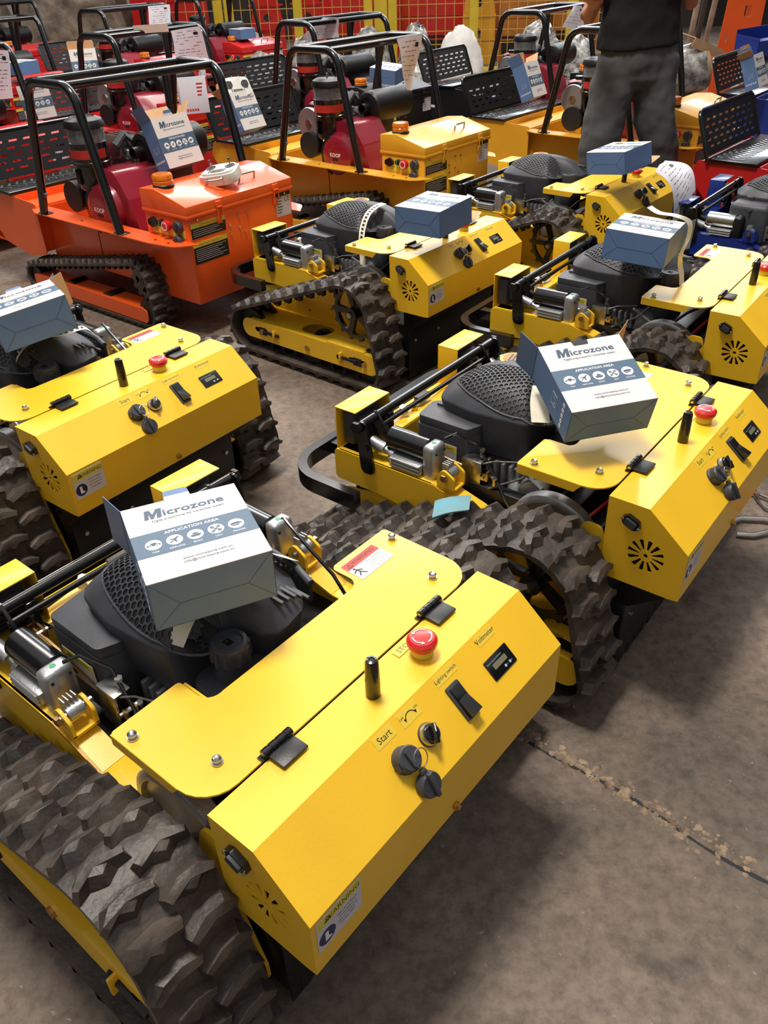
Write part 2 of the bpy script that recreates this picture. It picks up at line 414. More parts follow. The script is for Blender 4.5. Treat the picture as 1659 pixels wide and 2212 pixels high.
def make_mower(paint, label, blue=False, seed=1):
    Y = paint
    r = empty('tracked_mower', label, 'mower')
    # --- frame
    b = MB()
    b.box(-.286, .286, .635, .711, .250, .336, Y, .008)
    for sx in (-1, 1):
        side = [(.711, .336, .01), (.42, .336), (.30, .302), (.215, .298), (.205, .23), (.42, .225), (.56, .25), (.711, .252, .012)]
        b.prism(rpoly(side, 3), sx * .294, sx * .288, Y, YZ)
        b.box(*sorted((sx * .294, sx * .245)), .42, .70, .330, .336, Y, .002)
        v = [(sx * .294, .42, .336), (sx * .294, .30, .302), (sx * .245, .30, .302), (sx * .245, .42, .336)]
        b.poly(v + [(p[0], p[1], p[2] - .005) for p in v], [(0, 1, 2, 3), (7, 6, 5, 4), (0, 4, 5, 1), (2, 6, 7, 3), (1, 5, 6, 2), (3, 7, 4, 0)], Y)
        b.box(*sorted((sx * .294, sx * .245)), .212, .30, .297, .302, Y, .002)
        pl = rpoly([(-.035, .075, .01), (.66, .075, .02), (.70, .225, .02), (.30, .30), (.20, .262), (.09, .258, .01), (.074, .31, .01), (.05, .385, .02), (.012, .383, .012), (-.003, .345, .01), (.004, .24), (-.035, .115, .01)], 3)
        b.sheet(pl, [circ(.005, 8, .30, .21), circ(.005, 8, .42, .18), circ(.005, 8, .50, .2)], .006, Y, T(sx * .284, 0, 0) @ YZ)
        b.box(*sorted((sx * .287, sx * .255)), .0, .05, .30, .345, Y, .004)
    b.box(-.284, .284, .08, .53, .225, .24, 'blackm')
    b.build('frame', r)
    for (x, y) in ((-.20, .665), (-.02, .665), (.20, .665)):
        MB().cyl((x, y, .336), (x, y, .345), .009, 'brass', 6).cyl((x, y, .345), (x, y, .349), .005, 'brass', 10).build('frame_bolt', r)
    # --- control housing
    b = MB()
    bent(b, [(0.0, .440), (0.0, .4725), (-.082, .4725), (-.168, .400), (-.168, .288), (-.150, .286)], -.299, .299, .002, Y)
    b.build('control_box', r)
    b = MB(); b.box(-.295, .295, -.020, -.005, .29, .465, 'blackm'); b.box(-.295, .295, -.150, -.005, .287, .292, 'blackm'); b.build('added_dark_liner', r)  # added black panels: block floor light so the vent slots look dark
    endp = [(0, .4725), (-.082, .4725), (-.168, .400), (-.168, .288), (-.150, .2855), (-.022, .284), (-.004, .30)]
    slots = []
    for k in range(12):
        a = 2 * math.pi * k / 12 + .13; ca, sa = math.cos(a), math.sin(a)
        q = []
        for rr, ww in ((.0135, .0016), (.036, .0045)):
            q.append((rr, ww))
        pts = [(q[0][0], -q[0][1]), (q[1][0], -q[1][1]), (q[1][0] + .001, 0), (q[1][0], q[1][1]), (q[0][0], q[0][1])]
        slots.append([(-.090 + ca * u - sa * v_, .366 + sa * u + ca * v_) for u, v_ in pts])
    slots.append(circ(.0045, 12, -.090, .366))
    for sx in (-1, 1):
        e = MB().sheet(endp, slots, .0025, Y, T(sx * .300, 0, 0) @ YZ).build('end_plate', r)
        k = MB(); X = T(sx * .3015, -.053, .434) @ RX(-.35) @ YZ
        if sx < 0: X = T(-.3015, -.053, .434) @ RX(.42) @ YZ @ Matrix.Diagonal((1, 1, -1, 1))
        k.prism(rpoly([(-.022, .0, .004), (-.012, .012, .004), (.012, .012, .004), (.022, 0, .004), (.012, -.012, .004), (-.012, -.012, .004)], 2), 0, .009, 'black', X)
        k.prism(rrect(.024, .014, .003), .009, .014, 'plastic', X)
        for u in (-.018, .018): k.lathe([(.003, .009), (.0035, .011), (.002, .012)], 'steel', X @ T(u, 0, 0), 8)
        k.build('power_socket', r)
    # --- top plate with the engine notch
    out = rpoly([(-.300, .205, .008), (-.178, .205, .006), (-.178, .140, .022), (.155, .140, .022), (.155, .205, .012), (.300, .205, .008), (.300, .004, .055), (-.300, .004, .055)], 6)
    b = MB().sheet(out, [], .003, Y, T(0, 0, .4715))
    for sx in (-1, 1):
        b.prism([(.203, .472), (.203, .452), (.075, .452), (.060, .470), (.060, .472)], sx * .3005, sx * .2978, Y, YZ)
    b.box(-.176, -.172, .145, .198, .458, .471, Y); b.box(-.15, .13, .139, .142, .458, .471, Y)
    b.build('top_plate', r)
    for sx, x, y in ((-1, .284, .173), (-1, .240, .050), (1, .284, .173), (1, .240, .050)):
        MB().lathe([(.0085, .473), (.0085, .476), (.0062, .476), (.0068, .482), (.005, .484), (.0025, .4825), (.0001, .4825)], 'steel', T(sx * x, y, 0), 12).build('screw', r)
    for sx in (-1, 1):   # hinges
        cx = sx * .172
        b = MB(); b.cyl((cx - .026, .006, .4805), (cx + .026, .006, .4805), .0062, 'black', 12)
        for k in range(4): b.cyl((cx - .0255 + k * .0135, .006, .4805), (cx - .0155 + k * .0135, .006, .4805), .0070, 'black', 12)
        b.cyl((cx - .0275, .006, .4805), (cx - .0262, .006, .4805), .0035, 'steel', 10)
        b.box(cx - .023, cx + .024, -.030, .002, .4745, .4795, 'blackm', .002)
        b.box(cx - .032, cx - .012, .002, .012, .4735, .476, 'black')
        b.build('hinge', r)
    # --- controls
    b = MB(); b.lathe([(.0112, .473), (.0112, .50), (.0098, .538), (.0082, .542), (.0045, .5432), (.0035, .5418), (.0001, .5418)], 'black', T(-.022, -.037, 0), 20); b.build('antenna', r)
    b = MB(); X = T(.088, -.042, .4735)
    b.lathe([(.0175, 0), (.0175, .010), (.0165, .013)], 'label_y', X, 24)
    b.lathe([(.014, .012), (.022, .016), (.0238, .021), (.0236, .027), (.019, .0315), (.010, .0328), (.0001, .0330)], 'redp', X, 28)
    for k in range(3):
        a0 = k * 2.094 + .3
        arc = [(.0155 * math.cos(a0 + 1.4 * j / 8), .0155 * math.sin(a0 + 1.4 * j / 8)) for j in range(9)] + [(.0137 * math.cos(a0 + 1.4 * j / 8), .0137 * math.sin(a0 + 1.4 * j / 8)) for j in range(8, -1, -1)]
        b.sheet(arc, [], .0008, 'white', X @ T(0, 0, .0328))
        ax = a0 + 1.4; p = Vector((.0146 * math.cos(ax), .0146 * math.sin(ax))); d = Vector((-math.sin(ax), math.cos(ax))); nn = Vector((math.cos(ax), math.sin(ax)))
        b.sheet([tuple(p + nn * .003), tuple(p - nn * .003), tuple(p + d * .0045)], [], .0008, 'white', X @ T(0, 0, .0328))
    b.build('emergency_stop_button', r)
    def label(txt, x, s, w, h, size, X=None):
        b = MB(); X = X or C(x, s, .0003)
        b.sheet(rrect(w, h, .001), [], .0004, 'label_g', X)
        if txt: b.text(txt, size, 'black_ink', X @ T(0, 0, .0003))
        return b
    label('Start', -.066, .014, .040, .018, .014).build('control_label', r)
    label('Lighting switch', .079, .012, .048, .016, .0085).build('control_label', r)
    label('Voltmeter', .183, .013, .042, .017, .0115).build('control_label', r)
    label('STOP', .0, .0, .044, .016, .013, T(.080, -.014, .4738)).build('control_label', r)
    b = label('', -.012, .016, .040, .022, .01)
    X = C(-.012, .016, .0007)
    arc = [(.0125 * math.cos(a), -.008 + .0125 * math.sin(a)) for a in [.5 + 2.14 * j / 10 for j in range(11)]] + [(.0113 * math.cos(a), -.008 + .0113 * math.sin(a)) for a in [.5 + 2.14 * j / 10 for j in range(10, -1, -1)]]
    b.sheet(arc, [], .0004, 'black_ink', X)
    for sx in (-1, 1): b.sheet([(sx * .0085, -.001), (sx * .0135, -.001), (sx * .0115, -.006)][::sx], [], .0004, 'black_ink', X)
    b.text('OFF', .005, 'black_ink', X @ T(-.0155, .002, 0)).text('ON', .005, 'black_ink', X @ T(.0155, .002, 0))
    b.build('control_label', r)
    # key lock with hanging key
    b = MB(); X = C(-.064, .056)
    b.lathe([(.020, 0), (.020, .004), (.0185, .006), (.0185, .018), (.0165, .0205), (.0001, .0205)], 'plastic', X, 24)
    b.sheet(rpoly([(-.016, -.003), (-.016, .003), (-.021, .006), (-.021, -.006)], 1), [], .01, 'plastic', X @ T(0, 0, .009))
    b.prism(rrect(.012, .026, .003), .0205, .026, 'plastic', X); b.build('key_switch', r)
    b = MB(); ring = [tuple(C(-.054, .064) @ Vector((.0125 * math.cos(a), .0125 * math.sin(a), .0245 + .004 * math.sin(a)))) for a in [2 * math.pi * k / 24 for k in range(24)]]
    b.tube(ring, .0009, 'steel', 6, closed=True); b.build('key_ring', r)
    b = MB(); X = C(-.060, .098) @ RX(.35)
    b.lathe([(.0185, .002), (.0185, .014), (.017, .017), (.0001, .017)], 'plastic', X, 24)
    b.box(-.0035, .0035, -.017, .020, .015, .024, 'plastic', .0015, X); b.box(-.005, .005, .014, .026, .006, .014, 'plastic', .002, X); b.build('key', r)
    # selector
    b = MB(); X = C(-.008, .056)
    b.lathe([(.0175, 0), (.0175, .003), (.0168, .004)], 'plastic', X, 24)
    b.lathe([(.0165, .003), (.0168, .006), (.0150, .010), (.0128, .010), (.0128, .006)], 'steel', X, 28)
    b.lathe([(.0125, .005), (.0125, .013), (.0115, .0145), (.0001, .0145)], 'black', X, 24)
    X2 = X @ RZ(-.5); b.box(-.0035, .0035, -.0150, .0135, .014, .022, 'black', .0015, X2); b.box(-.0009, .0009, .001, .0125, .0215, .0226, 'white', 0, X2); b.build('selector_knob', r)
    # rocker
    b = MB(); X = C(.074, .057) @ Matrix.Diagonal((1, 1, 1, 1))
    b.prism(rrect(.029, .058, .003), 0, .0045, 'plastic', X, .0012)
    pr = [(-.025, .004), (-.025, .009), (-.004, .0075), (.0245, .019), (.0255, .004)]
    b.prism([(-p[0], p[1]) for p in pr], -.0105, .0105, 'black', X @ YZ, .001)
    Xi = X @ T(0, -.0105, .0112) @ RX(-.385)
    Xi = X @ frame((0, -.009, .0108), (1, 0, 0), (0, .927, -.374), (0, .374, .927)); Xi = X @ frame((0, -.0105, .0128 - .002), (1, 0, 0), (0, .926, -.373), (0, .373, .926))
    b.sheet(rpoly([(0.0, -.0035), (.003, -.0035, .003), (.003, .0035, .003), (0.0, .0035)], 4), [rrect(.001, .005, 0, .001, 0)], .0006, 'white', Xi @ T(.0, 0, .0008))
    for k in range(4): b.box(-.0052, -.001, -.003 + k * .0018, -.0023 + k * .0018, .0004, .0012, 'white', 0, Xi)
    b.build('rocker_switch', r)
    # voltmeter
    b = MB(); X = C(.176, .059)
    b.prism(rrect(.060, .034, .002), 0, .0022, 'black', X, .0006)
    b.sheet(rrect(.034, .009), [], .0006, 'lcd', X @ T(-.001, .001, .0024))
    b.text('Battery Capacity Voltmeter', .0034, 'boxl', X @ T(-.008, .010, .0024))
    for u in (.004, .016): b.sheet(circ(.0024, 12), [], .0006, 'boxl', X @ T(u, -.010, .0024)); b.text('D', .003, 'boxl', X @ T(u + .005, -.010, .0024))
    b.build('voltmeter', r)
    # stickers
    X = REARX @ T(-.252, .361, .0006)
    b = warning_text(MB(), X, .082, .066, 'WARNING')
    b.sheet(circ(.015, 20), [], .0012, 'label_b', X @ T(-.024, -.012, 0)); b.sheet(rpoly([(-.003, .009), (.003, .009), (.003, -.003), (.008, -.006), (.008, -.009), (-.003, -.009)], 1), [], .0016, 'white', X @ T(-.025, -.012, 0))
    for k, t_ in enumerate(('CAREFUL NOT TO APPROACH', 'THE ROTATING BLADE, IN', 'ORDER TO AVOID INJURY OF', 'ITS DAMAGE THEREOF')): b.text(t_, .0044, 'black_ink', X @ T(.014, .004 - k * .0075, .0005), squash=.62)
    b.build('warning_sticker', r)
    X = T(.207, .166, .4736) @ RZ(0)
    b = MB(); b.sheet(rrect(.084, .052, .002), [], .0005, 'white', X); b.sheet(rrect(.083, .018, .001, 0, .0165), [], .0009, 'label_r', X)
    b.text('WARNING', .012, 'black_ink', X @ T(.006, .0165, .0006)); b.sheet([(-.036, .010), (-.024, .010), (-.030, .0215)], [[(-.0335, .0115), (-.0265, .0115), (-.030, .0185)]], .0012, 'black_ink', X)
    for k, t_ in enumerate(('WHEN THE MACHINE', 'IS RUNNING PLEASE', 'KEEP AWAY COLLISION', 'PREVENTION')): b.text(t_, .0047, 'black_ink', X @ T(.014, .001 - k * .0068, .0004), squash=.78)
    for a, c_ in (((-.030, .0015), (-.0285, -.008)), ((-.0285, -.008), (-.036, -.016)), ((-.0285, -.008), (-.022, -.019)), ((-.030, -.001), (-.039, -.005)), ((-.030, -.001), (-.021, -.007))):
        d = Vector(c_) - Vector(a); L_ = d.length; b.box(0, L_, -.0013, .0013, .0003, .0007, 'black_ink', 0, X @ T(a[0], a[1], 0) @ RZ(math.atan2(d.y, d.x)))
    b.sheet(circ(.0026, 10, -.031, .004), [], .0009, 'black_ink', X)
    b.build('warning_sticker', r)
    MB().cyl((.002, -.169, .302), (.002, -.173, .302), .0065, 'brass', 12).cyl((.002, -.173, .302), (.002, -.177, .302), .0048, 'brass', 6).build('rear_screw', r)
    # --- engine
    b = MB(); N = 56; rings = []
    for s_, z_ in ((.90, .372), (.94, .405), (.97, .440), (1.0, .470), (1.0, .474)):
        rings.append([(EC[0] + math.cos(a) * erad(a) * s_, EC[1] + math.sin(a) * erad(a) * s_, z_) for a in [2 * math.pi * k / N for k in range(N)]])
    for s_ in (.985, .94, .87, .78, .66, .5, .3, .12):
        rings.append([(EC[0] + math.cos(a) * erad(a) * s_, EC[1] + math.sin(a) * erad(a) * s_, ez(EC[0] + math.cos(a) * erad(a) * s_, EC[1] + math.sin(a) * erad(a) * s_)) for a in [2 * math.pi * k / N for k in range(N)]])
    b.loft(rings, 'plastic')
    for k in range(5):   # raised louvre ribs at the rear and along the flank
        x = .01 + k * .014; b.box(x, x + .006, .175, .235, ez(x, .20) - .004, ez(x, .20) + .003, 'plastic', .001)
    for k in range(12):
        a = -1.0 + k * .115; x, y = .102 + .012 * math.cos(a * 1.2), .33 + .12 * a; b.box(x - .006, x + .003, y - .003, y + .003, .43, .475, 'plastic', .001)
    b.tube([(.100, .20, .478), (.114, .25, .482), (.120, .33, .482), (.112, .41, .480), (.095, .46, .476)], .007, 'plastic')
    cover = b.build('engine_cover', r, smooth=.75)
    b = MB(); gc = (-.098, .345); GA, GB, ga = .136, .056, 1.52
    def gp(u, v, h): # u along, v across
        x = gc[0] + math.cos(ga) * u - math.sin(ga) * v; y = gc[1] + math.sin(ga) * u + math.cos(ga) * v
        return (x, y, ez(x, y) + h)
    rim = [(GA * math.cos(a), GB * math.sin(a)) for a in [2 * math.pi * k / 36 for k in range(36)]]
    for i in range(4):
        pass
    fan = [gp(0, 0, .0008)]
    ringsG = [[gp(u * f, v * f, .0008) for u, v in rim] for f in (.35, .7, 1.0)]
    b.loft(ringsG, 'black_ink', cap0=True, cap1=False)
    b.tube([gp(u, v, .002) for u, v in rim], .0025, 'plastic', 6, closed=True)
    hx = .0064
    for i in range(-16, 17):
        for j in range(-7, 8):
            cx_, cy_ = i * hx * 1.5, (j + (i % 2) * .5) * hx * 1.732
            if (cx_ / GA) ** 2 + (cy_ / GB) ** 2 > .93: continue
            hexo = [(cx_ + hx * math.cos(a), cy_ + hx * math.sin(a)) for a in [math.pi / 3 * k for k in range(6)]]
            hexi = [(cx_ + hx * .76 * math.cos(a), cy_ + hx * .76 * math.sin(a)) for a in [math.pi / 3 * k for k in range(6)]]
            V = [gp(*p, .0035) for p in hexo] + [gp(*p, .0035) for p in hexi] + [gp(*p, .0008) for p in hexi]
            b.poly(V, [(k, (k + 1) % 6, 6 + (k + 1) % 6, 6 + k) for k in range(6)] + [(6 + k, 6 + (k + 1) % 6, 12 + (k + 1) % 6, 12 + k) for k in range(6)], 'plastic')
    b.build('cover_grille', cover)
    b = MB(); X = T(.02, .40, ez(.02, .40) + .001) @ RZ(.2)
    b.lathe([(.034, -.004), (.034, .002), (.031, .003), (.0001, .003)], 'label_y' if not blue else 'steel', X, 28); b.lathe([(.027, .003), (.027, .004), (.0001, .004)], 'brownp', X, 28)
    for k in range(3): b.box(-.018, .018, -.012 + k * .009, -.008 + k * .009, .004, .0046, 'black_ink', 0, X)
    b.build('cover_badge', cover)
    b = MB(); b.prism(rrect(.15, .080, .03, -.07, .200), .33, .425, 'plastic', I4, .012)
    b.lathe([(.034, .42), (.026, .445), (.025, .462)], 'plastic', T(-.085, .196, 0), 20); b.build('fuel_tank', r)
    b = MB(); X = T(-.085, .196, .458)
    gear = [(.0315 + (.0015 if k % 4 < 2 else -.0015)) for k in range(40)]
    gp2 = [(gear[k] * math.cos(2 * math.pi * k / 40), gear[k] * math.sin(2 * math.pi * k / 40)) for k in range(40)]
    b.prism(gp2, 0, .026, 'plastic', X, top=[(p[0] * .96, p[1] * .96) for p in gp2]); b.lathe([(.029, .026), (.028, .0315), (.022, .0325), (.0215, .030), (.0001, .030)], 'plastic', X, 30)
    b.sheet(rrect(.011, .014, .001, -.002, 0), [rrect(.007, .004, 0, -.002, .003)], .0015, 'black', X @ T(0, 0, .0305)); b.build('fuel_cap', r)
    b = MB()
    if not blue:
        prof = rpoly([(-.204, .385, .012), (-.204, .525, .012), (-.125, .535, .012), (-.085, .470, .01), (-.090, .375, .015), (-.17, .370, .02)], 4)
        b.prism(prof, .285, .425, 'plastic', I4, .006)
        b.prism([(p[0] * .98 - .003, p[1] * .97 + .013) for p in prof], .425, .447, 'plastic', I4, .005)
        for y in (.425, .50): b.box(-.140, -.105, y - .012, y + .012, .438, .453, 'plastic', .002)
        acl = b.build('air_cleaner', r)
        X = frame((-.2045, .455, .365), (0, -1, .0), (.0, 0, 1), (-1, 0, .0))
        b = warning_text(MB(), X @ T(0, 0, .002) @ RZ(0), .09, .062, 'WARNING'); b.sheet(circ(.013, 18), [], .0012, 'label_b', X @ T(-.026, -.011, .002)); b.build('warning_sticker', acl)
    else:
        b.box(-.235, -.06, .34, .50, .30, .462, 'plastic', .022, seg=3); b.lathe([(.02, .46), (.02, .474), (.017, .477), (.0001, .477)], 'plastic', T(-.15, .44, 0), 18)
        acl = b.build('air_cleaner', r)
        X = frame((-.12, .338, .395), (1, 0, 0), (0, 0, 1), (0, -1, 0))
        b = warning_text(MB(), X @ T(0, 0, .002), .085, .06, 'WARNING'); b.sheet(circ(.013, 18), [], .0012, 'label_b', X @ T(-.024, -.011, .002)); b.build('warning_sticker', acl)
    b = MB(); b.box(-.13, .09, .24, .46, .24, .372, 'cast', .012); b.lathe([(.10, .24), (.10, .275), (.085, .285)], 'blackm', T(-.02, .34, 0), 28)
    for k in range(6): b.box(-.16, -.12, .25 + k * .02, .258 + k * .02, .27, .36, 'alu', .001)
    b.box(-.24, .20, .12, .20, .24, .31, 'blackm', .006); b.box(-.225, -.195, .16, .36, .24, .33, 'blackm', .004)
    b.cyl((-.195, .215, .335), (-.05, .25, .345), .033, 'alu', 22); b.cyl((-.20, .26, .31), (-.10, .30, .31), .017, 'alu', 14)
    b.build('engine_block', r)
    b = MB()     # throttle plate, springs, screws
    b.box(-.222, -.218, .335, .385, .31, .385, 'steel', .001); b.box(-.222, -.19, .335, .385, .383, .386, 'steel', .001)
    for k in range(9): b.cyl((-.215 + .002 * (k % 2), .345 + k * .004, .374), (-.211 - .002 * (k % 2), .347 + k * .004, .380), .0016, 'steel', 5)
    for (x, y, z) in ((-.20, .345, .39), (-.205, .372, .35), (-.185, .33, .33), (-.22, .30, .34)): b.cyl((x, y, z), (x, y, z + .016), .005, 'steel', 6).cyl((x, y, z + .016), (x, y, z + .020), .007, 'steel', 6)
    b.tube([(-.22, .36, .37), (-.20, .31, .39), (-.185, .25, .40)], .002, 'cast', 5); b.tube([(-.225, .31, .33), (-.20, .24, .37), (-.18, .215, .40)], .003, 'cast', 5)
    b.tube([(-.215, .25, .40), (-.195, .225, .375), (-.20, .19, .36)], .004, 'alu', 6)
    b.build('throttle_linkage', r)
    # --- linear actuators, levers
    for sx in (-1, 1):
        xa = sx * .266
        a = MB(); a.box(*sorted((xa - sx * .016, xa + sx * .020)), .458, .545, .340, .366, 'alu', .003)
        for z in (.344, .353, .362): a.cyl((xa + sx * .021, .46, z), (xa + sx * .021, .543, z), .003, 'alu', 8)
        a.cyl((xa, .545, .357), (xa, .556, .358), .0135, 'alu', 16); a.cyl((xa, .55, .358), (xa, .588, .370), .0085, 'steel', 14); a.cyl((xa, .575, .366), (xa + sx * .004, .612, .378), .014, 'alu', 16)
        act = a.build('linear_actuator', r)
        gb = MB(); out = rpoly([(.0, .0, .004), (0, .085, .016), (.03, .085, .016), (.034, 0, .004)], 5)
        Xg = T(xa - sx * .012, .424, .312)
        gb.box(-.027, .027, 0, .034, 0, .108, 'alu' if not blue else 'blackm', .011, Xg, 3); gb.sheet(circ(.0055, 14), [], .0006, 'green', Xg @ T(0, .017, .1082))
        for u, w_ in ((-.016, .09), (.016, .09), (.0, .025)): gb.cyl(tuple(Xg @ Vector((u, -.002, w_))), tuple(Xg @ Vector((u, .002, w_))), .003, 'black', 8)
        gb.build('actuator_gearbox', act)
        xb = xa - sx * .020
        MB().cyl((xb, .456, .392), (xb, .568, .392), .0280, 'black' if not blue else 'steel', 26, ch=.003).build('actuator_motor', act)
        cl = MB(); cl.cyl((xa - .014, .385, .366), (xa + .014, .385, .366), .013, 'alu', 16)
        for k in range(4): cl.box(xa - .012 + k * .007, xa - .010 + k * .007, .385, .402, .370, .392, 'alu')
        cl.build('actuator_clevis', act)
        br = MB()
        for d in (-.021, .021): br.prism(rpoly([(.362, .334), (.362, .366, .012), (.392, .384, .012), (.408, .366, .012), (.408, .334)], 4), xa + d - .003, xa + d + .003, Y, YZ)
        br.box(xa - .024, xa + .024, .362, .408, .332, .337, Y); br.cyl((xa - .032, .385, .366), (xa + .032, .385, .366), .0055, 'steel', 8)
        br.cyl((xa - sx * -.027, .385, .366), (xa - sx * -.034, .385, .366), .009, 'brass', 6); br.build('actuator_bracket', r)
        # push rod beside the actuator
        rod = MB(); xr = sx * .205; rod.cyl((xr, .60, .372), (xr, .385, .352), .0045, 'brass', 10)
        for y, z in ((.60, .372), (.35, .348)):
            rod.box(xr - .011, xr - .007, y - .03, y + .012, z - .009, z + .009, 'brass'); rod.box(xr + .007, xr + .011, y - .03, y + .012, z - .009, z + .009, 'brass'); rod.box(xr - .011, xr + .011, y + .008, y + .014, z - .009, z + .009, 'brass', .002); rod.cyl((xr - .017, y - .018, z), (xr + .017, y - .018, z), .005, 'steel', 8)
        rod.build('push_rod', r)
        lev = MB(); xl = sx * .291
        lev.prism(rpoly([(.582, .302, .014), (.622, .302, .014), (.630, .37), (.634, .436, .012), (.606, .440, .012), (.590, .37)], 4), xl + sx * .003, xl + sx * .009, 'black', YZ)
        for y, z, q in ((.604, .316, .011), (.604, .372, .008)): lev.cyl((xl + sx * .009, y, z), (xl + sx * .015, y, z), q, 'black', 6)
        lev.build('pivot_lever', r)
        l2 = MB(); l2.prism(rpoly([(.56, .36, .01), (.60, .36, .01), (.640, .425, .012), (.625, .445, .012)], 3), sx * .235 - .003, sx * .235 + .003, 'black', YZ)
        l2.cyl((sx * .225, .625, .425), (sx * .312, .625, .425), .011, 'black', 16); l2.cyl((sx * .304, .625, .425), (sx * .313, .625, .425), .015, 'blackm', 6); l2.box(*sorted((sx * .18, sx * .20)), .61, .64, .336, .42, 'black', .003); l2.build('pivot_bracket', r)
        # lamp hood and lamp
        hd = MB(); x0, x1 = sorted((sx * .152, sx * .286)); xi = sx * .152
        hd.box(x0, x1, .645, .709, .4445, .4475, Y, .001); hd.box(x0, x1, .706, .709, .330, .446, Y, .001); hd.box(*sorted((xi, xi + sx * .003)), .645, .709, .330, .446, Y, .001)
        h = hd.build('lamp_hood', r)
        lp = MB(); lp.box(*sorted((sx * .170, sx * .272)), .665, .700, .345, .432, 'plastic', .008); lp.box(*sorted((sx * .185, sx * .257)), .650, .668, .36, .42, 'plastic', .006)
        for k in range(6): lp.box(*sorted((sx * .186, sx * .256)), .643, .652, .365 + k * .009, .368 + k * .009, 'plastic')
        lp.build('work_lamp', r)
    MB().tube([(-.305, .625, .425), (.305, .625, .425)], .0115, 'black', 16).tube([(-.24, .607, .405), (.24, .607, .405)], .006, 'black', 10).build('crossbar', r)
    # --- bumper
    pth = rpoly([(-.365, .585), (-.365, .815, .10), (.365, .815, .10), (.365, .585)], 8)
    b = MB(); b.tube([(p[0], p[1], .266) for p in pth], .02, 'black', flat=(.021, .012)); b.box(-.21, -.18, .70, .81, .25, .282, 'black'); b.box(.18, .21, .70, .81, .25, .282, 'black')
    b.box(-.285, -.24, .54, .66, .16, .25, 'blackm', .01); b.box(.24, .285, .54, .66, .16, .25, 'blackm', .01); b.build('front_bumper', r)
    # --- mower deck
    b = MB(); b.box(-.272, .272, -.062, .50, .045, .222, 'blackm', .006); b.prism([(-.145, .286), (-.145, .270), (-.066, .205), (-.04, .205), (-.04, .286)], -.275, .275, 'blackm', YZ)
    for x in (-.24, -.1, .1, .24): b.cyl((x, -.060, .16), (x, -.068, .16), .006, 'steel', 6)
    b.build('cutting_deck', r)
    b = MB()
    for k in range(26): b.box(-.268 + k * .0206, -.2475 + k * .0206, -.060 - .001 * (k % 2), -.056 - .001 * (k % 2), .010 + .003 * (k % 3), .05, 'rubberd')
    b.build('rubber_curtain', r)
    # --- tracks
    circles = [(.012, .098, .097), (.62, .11, .109), (.097, .272, .139)]
    for sx in (-1, 1):
        track_belt(circles, sx * .302, sx * .455, r, seed=seed + (sx > 0))
        X = T(sx * .378, .097, .272) @ YZ
        ot = []
        for k in range(14):
            for a, rr in ((-.10, .096), (-.05, .107), (.05, .107), (.10, .096)): ot.append((rr * math.cos(2 * math.pi * k / 14 + a), rr * math.sin(2 * math.pi * k / 14 + a)))
        holes = []
        for k in range(5):
            a0 = 2 * math.pi * k / 5 + .14; a1 = a0 + .98
            holes.append(rpoly([(.026 * math.cos(a0 + .2), .026 * math.sin(a0 + .2), .004)] + [(.083 * math.cos(a0 + (a1 - a0) * j / 4), .083 * math.sin(a0 + (a1 - a0) * j / 4), .006 if j in (0, 4) else 0) for j in range(5)] + [(.026 * math.cos(a1 - .2), .026 * math.sin(a1 - .2), .004)], 3))
        s_ = MB().sheet(ot, holes, .016, 'black', X); s_.lathe([(.024, -.03), (.024, .03), (.018, .032)] , 'black', X, 20); s_.cyl((sx * .285, .097, .272), (sx * .36, .097, .272), .018, 'blackm', 14)
        s_.lathe([(.011, .03), (.011, .040), (.006, .041)], 'steel', X @ Matrix.Diagonal((1, 1, sx, 1)), 6); s_.build('drive_sprocket', r)
        tf = MB()
        hol = [rrect(.075, .022, .01, .548, .113), rrect(.085, .022, .01, .050, .113)]
        tf.sheet(rrect(.700, .075, .036, .305, .113), hol, .005, Y, T(sx * .432, 0, 0) @ YZ)
        shelf = rpoly([(.287, -.02), (.432, -.02), (.432, .61), (.287, .63)], 1)
        tf.sheet([(sx * p[0], p[1]) for p in shelf][::sx], [[(sx * p[0], p[1]) for p in rrect(.09, .13, .04, .36, .31)][::sx]], .004, Y, T(0, 0, .149))
        tf.box(*sorted((sx * .385, sx * .434)), .02, .20, .150, .157, Y, .001)
        frm = tf.build('track_frame', r)
        for y0, y1 in ((.54, .47), (.05, .125)):
            t_ = MB(); t_.cyl((sx * .437, y0, .113), (sx * .437, y1 + (.02 if y1 > y0 else -.02), .113), .0065, 'blackm', 8); t_.box(*sorted((sx * .430, sx * .450)), y1 - .003, y1 + .003, .092, .134, Y, .001); t_.cyl((sx * .437, y1 + .004, .113), (sx * .437, y1 + .014, .113), .011, 'blackm', 6)
            t_.box(*sorted((sx * .430, sx * .438)), y0 - .02, y0 + .02, .098, .128, 'blackm', .002); t_.cyl((sx * .436, y0 if y0 > .3 else .015, .113), (sx * .444, y0 if y0 > .3 else .015, .113), .009, 'brass', 8); t_.build('track_tensioner', frm)
        MB().cyl((sx * .434, .30, .105), (sx * .441, .30, .105), .011, 'brass', 8).build('frame_bolt', frm)
        for y, z, rr in ((.62, .11, .072), (.012, .098, .062), (.30, .09, .055)):
            w_ = MB()
            for xx in (.335, .405): w_.lathe([(.02, -.012), (rr, -.010), (rr, .010), (.02, .012)], 'blackm', T(sx * xx, y, z) @ YZ, 24)
            w_.cyl((sx * .29, y, z), (sx * .430, y, z), .012, 'blackm', 12); w_.build('idler_wheel', r)
        b = MB(); b.lathe([(.02, -.016), (.100, -.016), (.106, -.012), (.106, .012), (.100, .016), (.090, .016), (.086, .008), (.03, .008), (.02, .014)], 'alu', T(sx * .262, .125, .296) @ YZ @ Matrix.Diagonal((1, 1, sx, 1)), 48); b.build('brake_disc', r)
    # --- wiring
    rr = random.Random(seed)
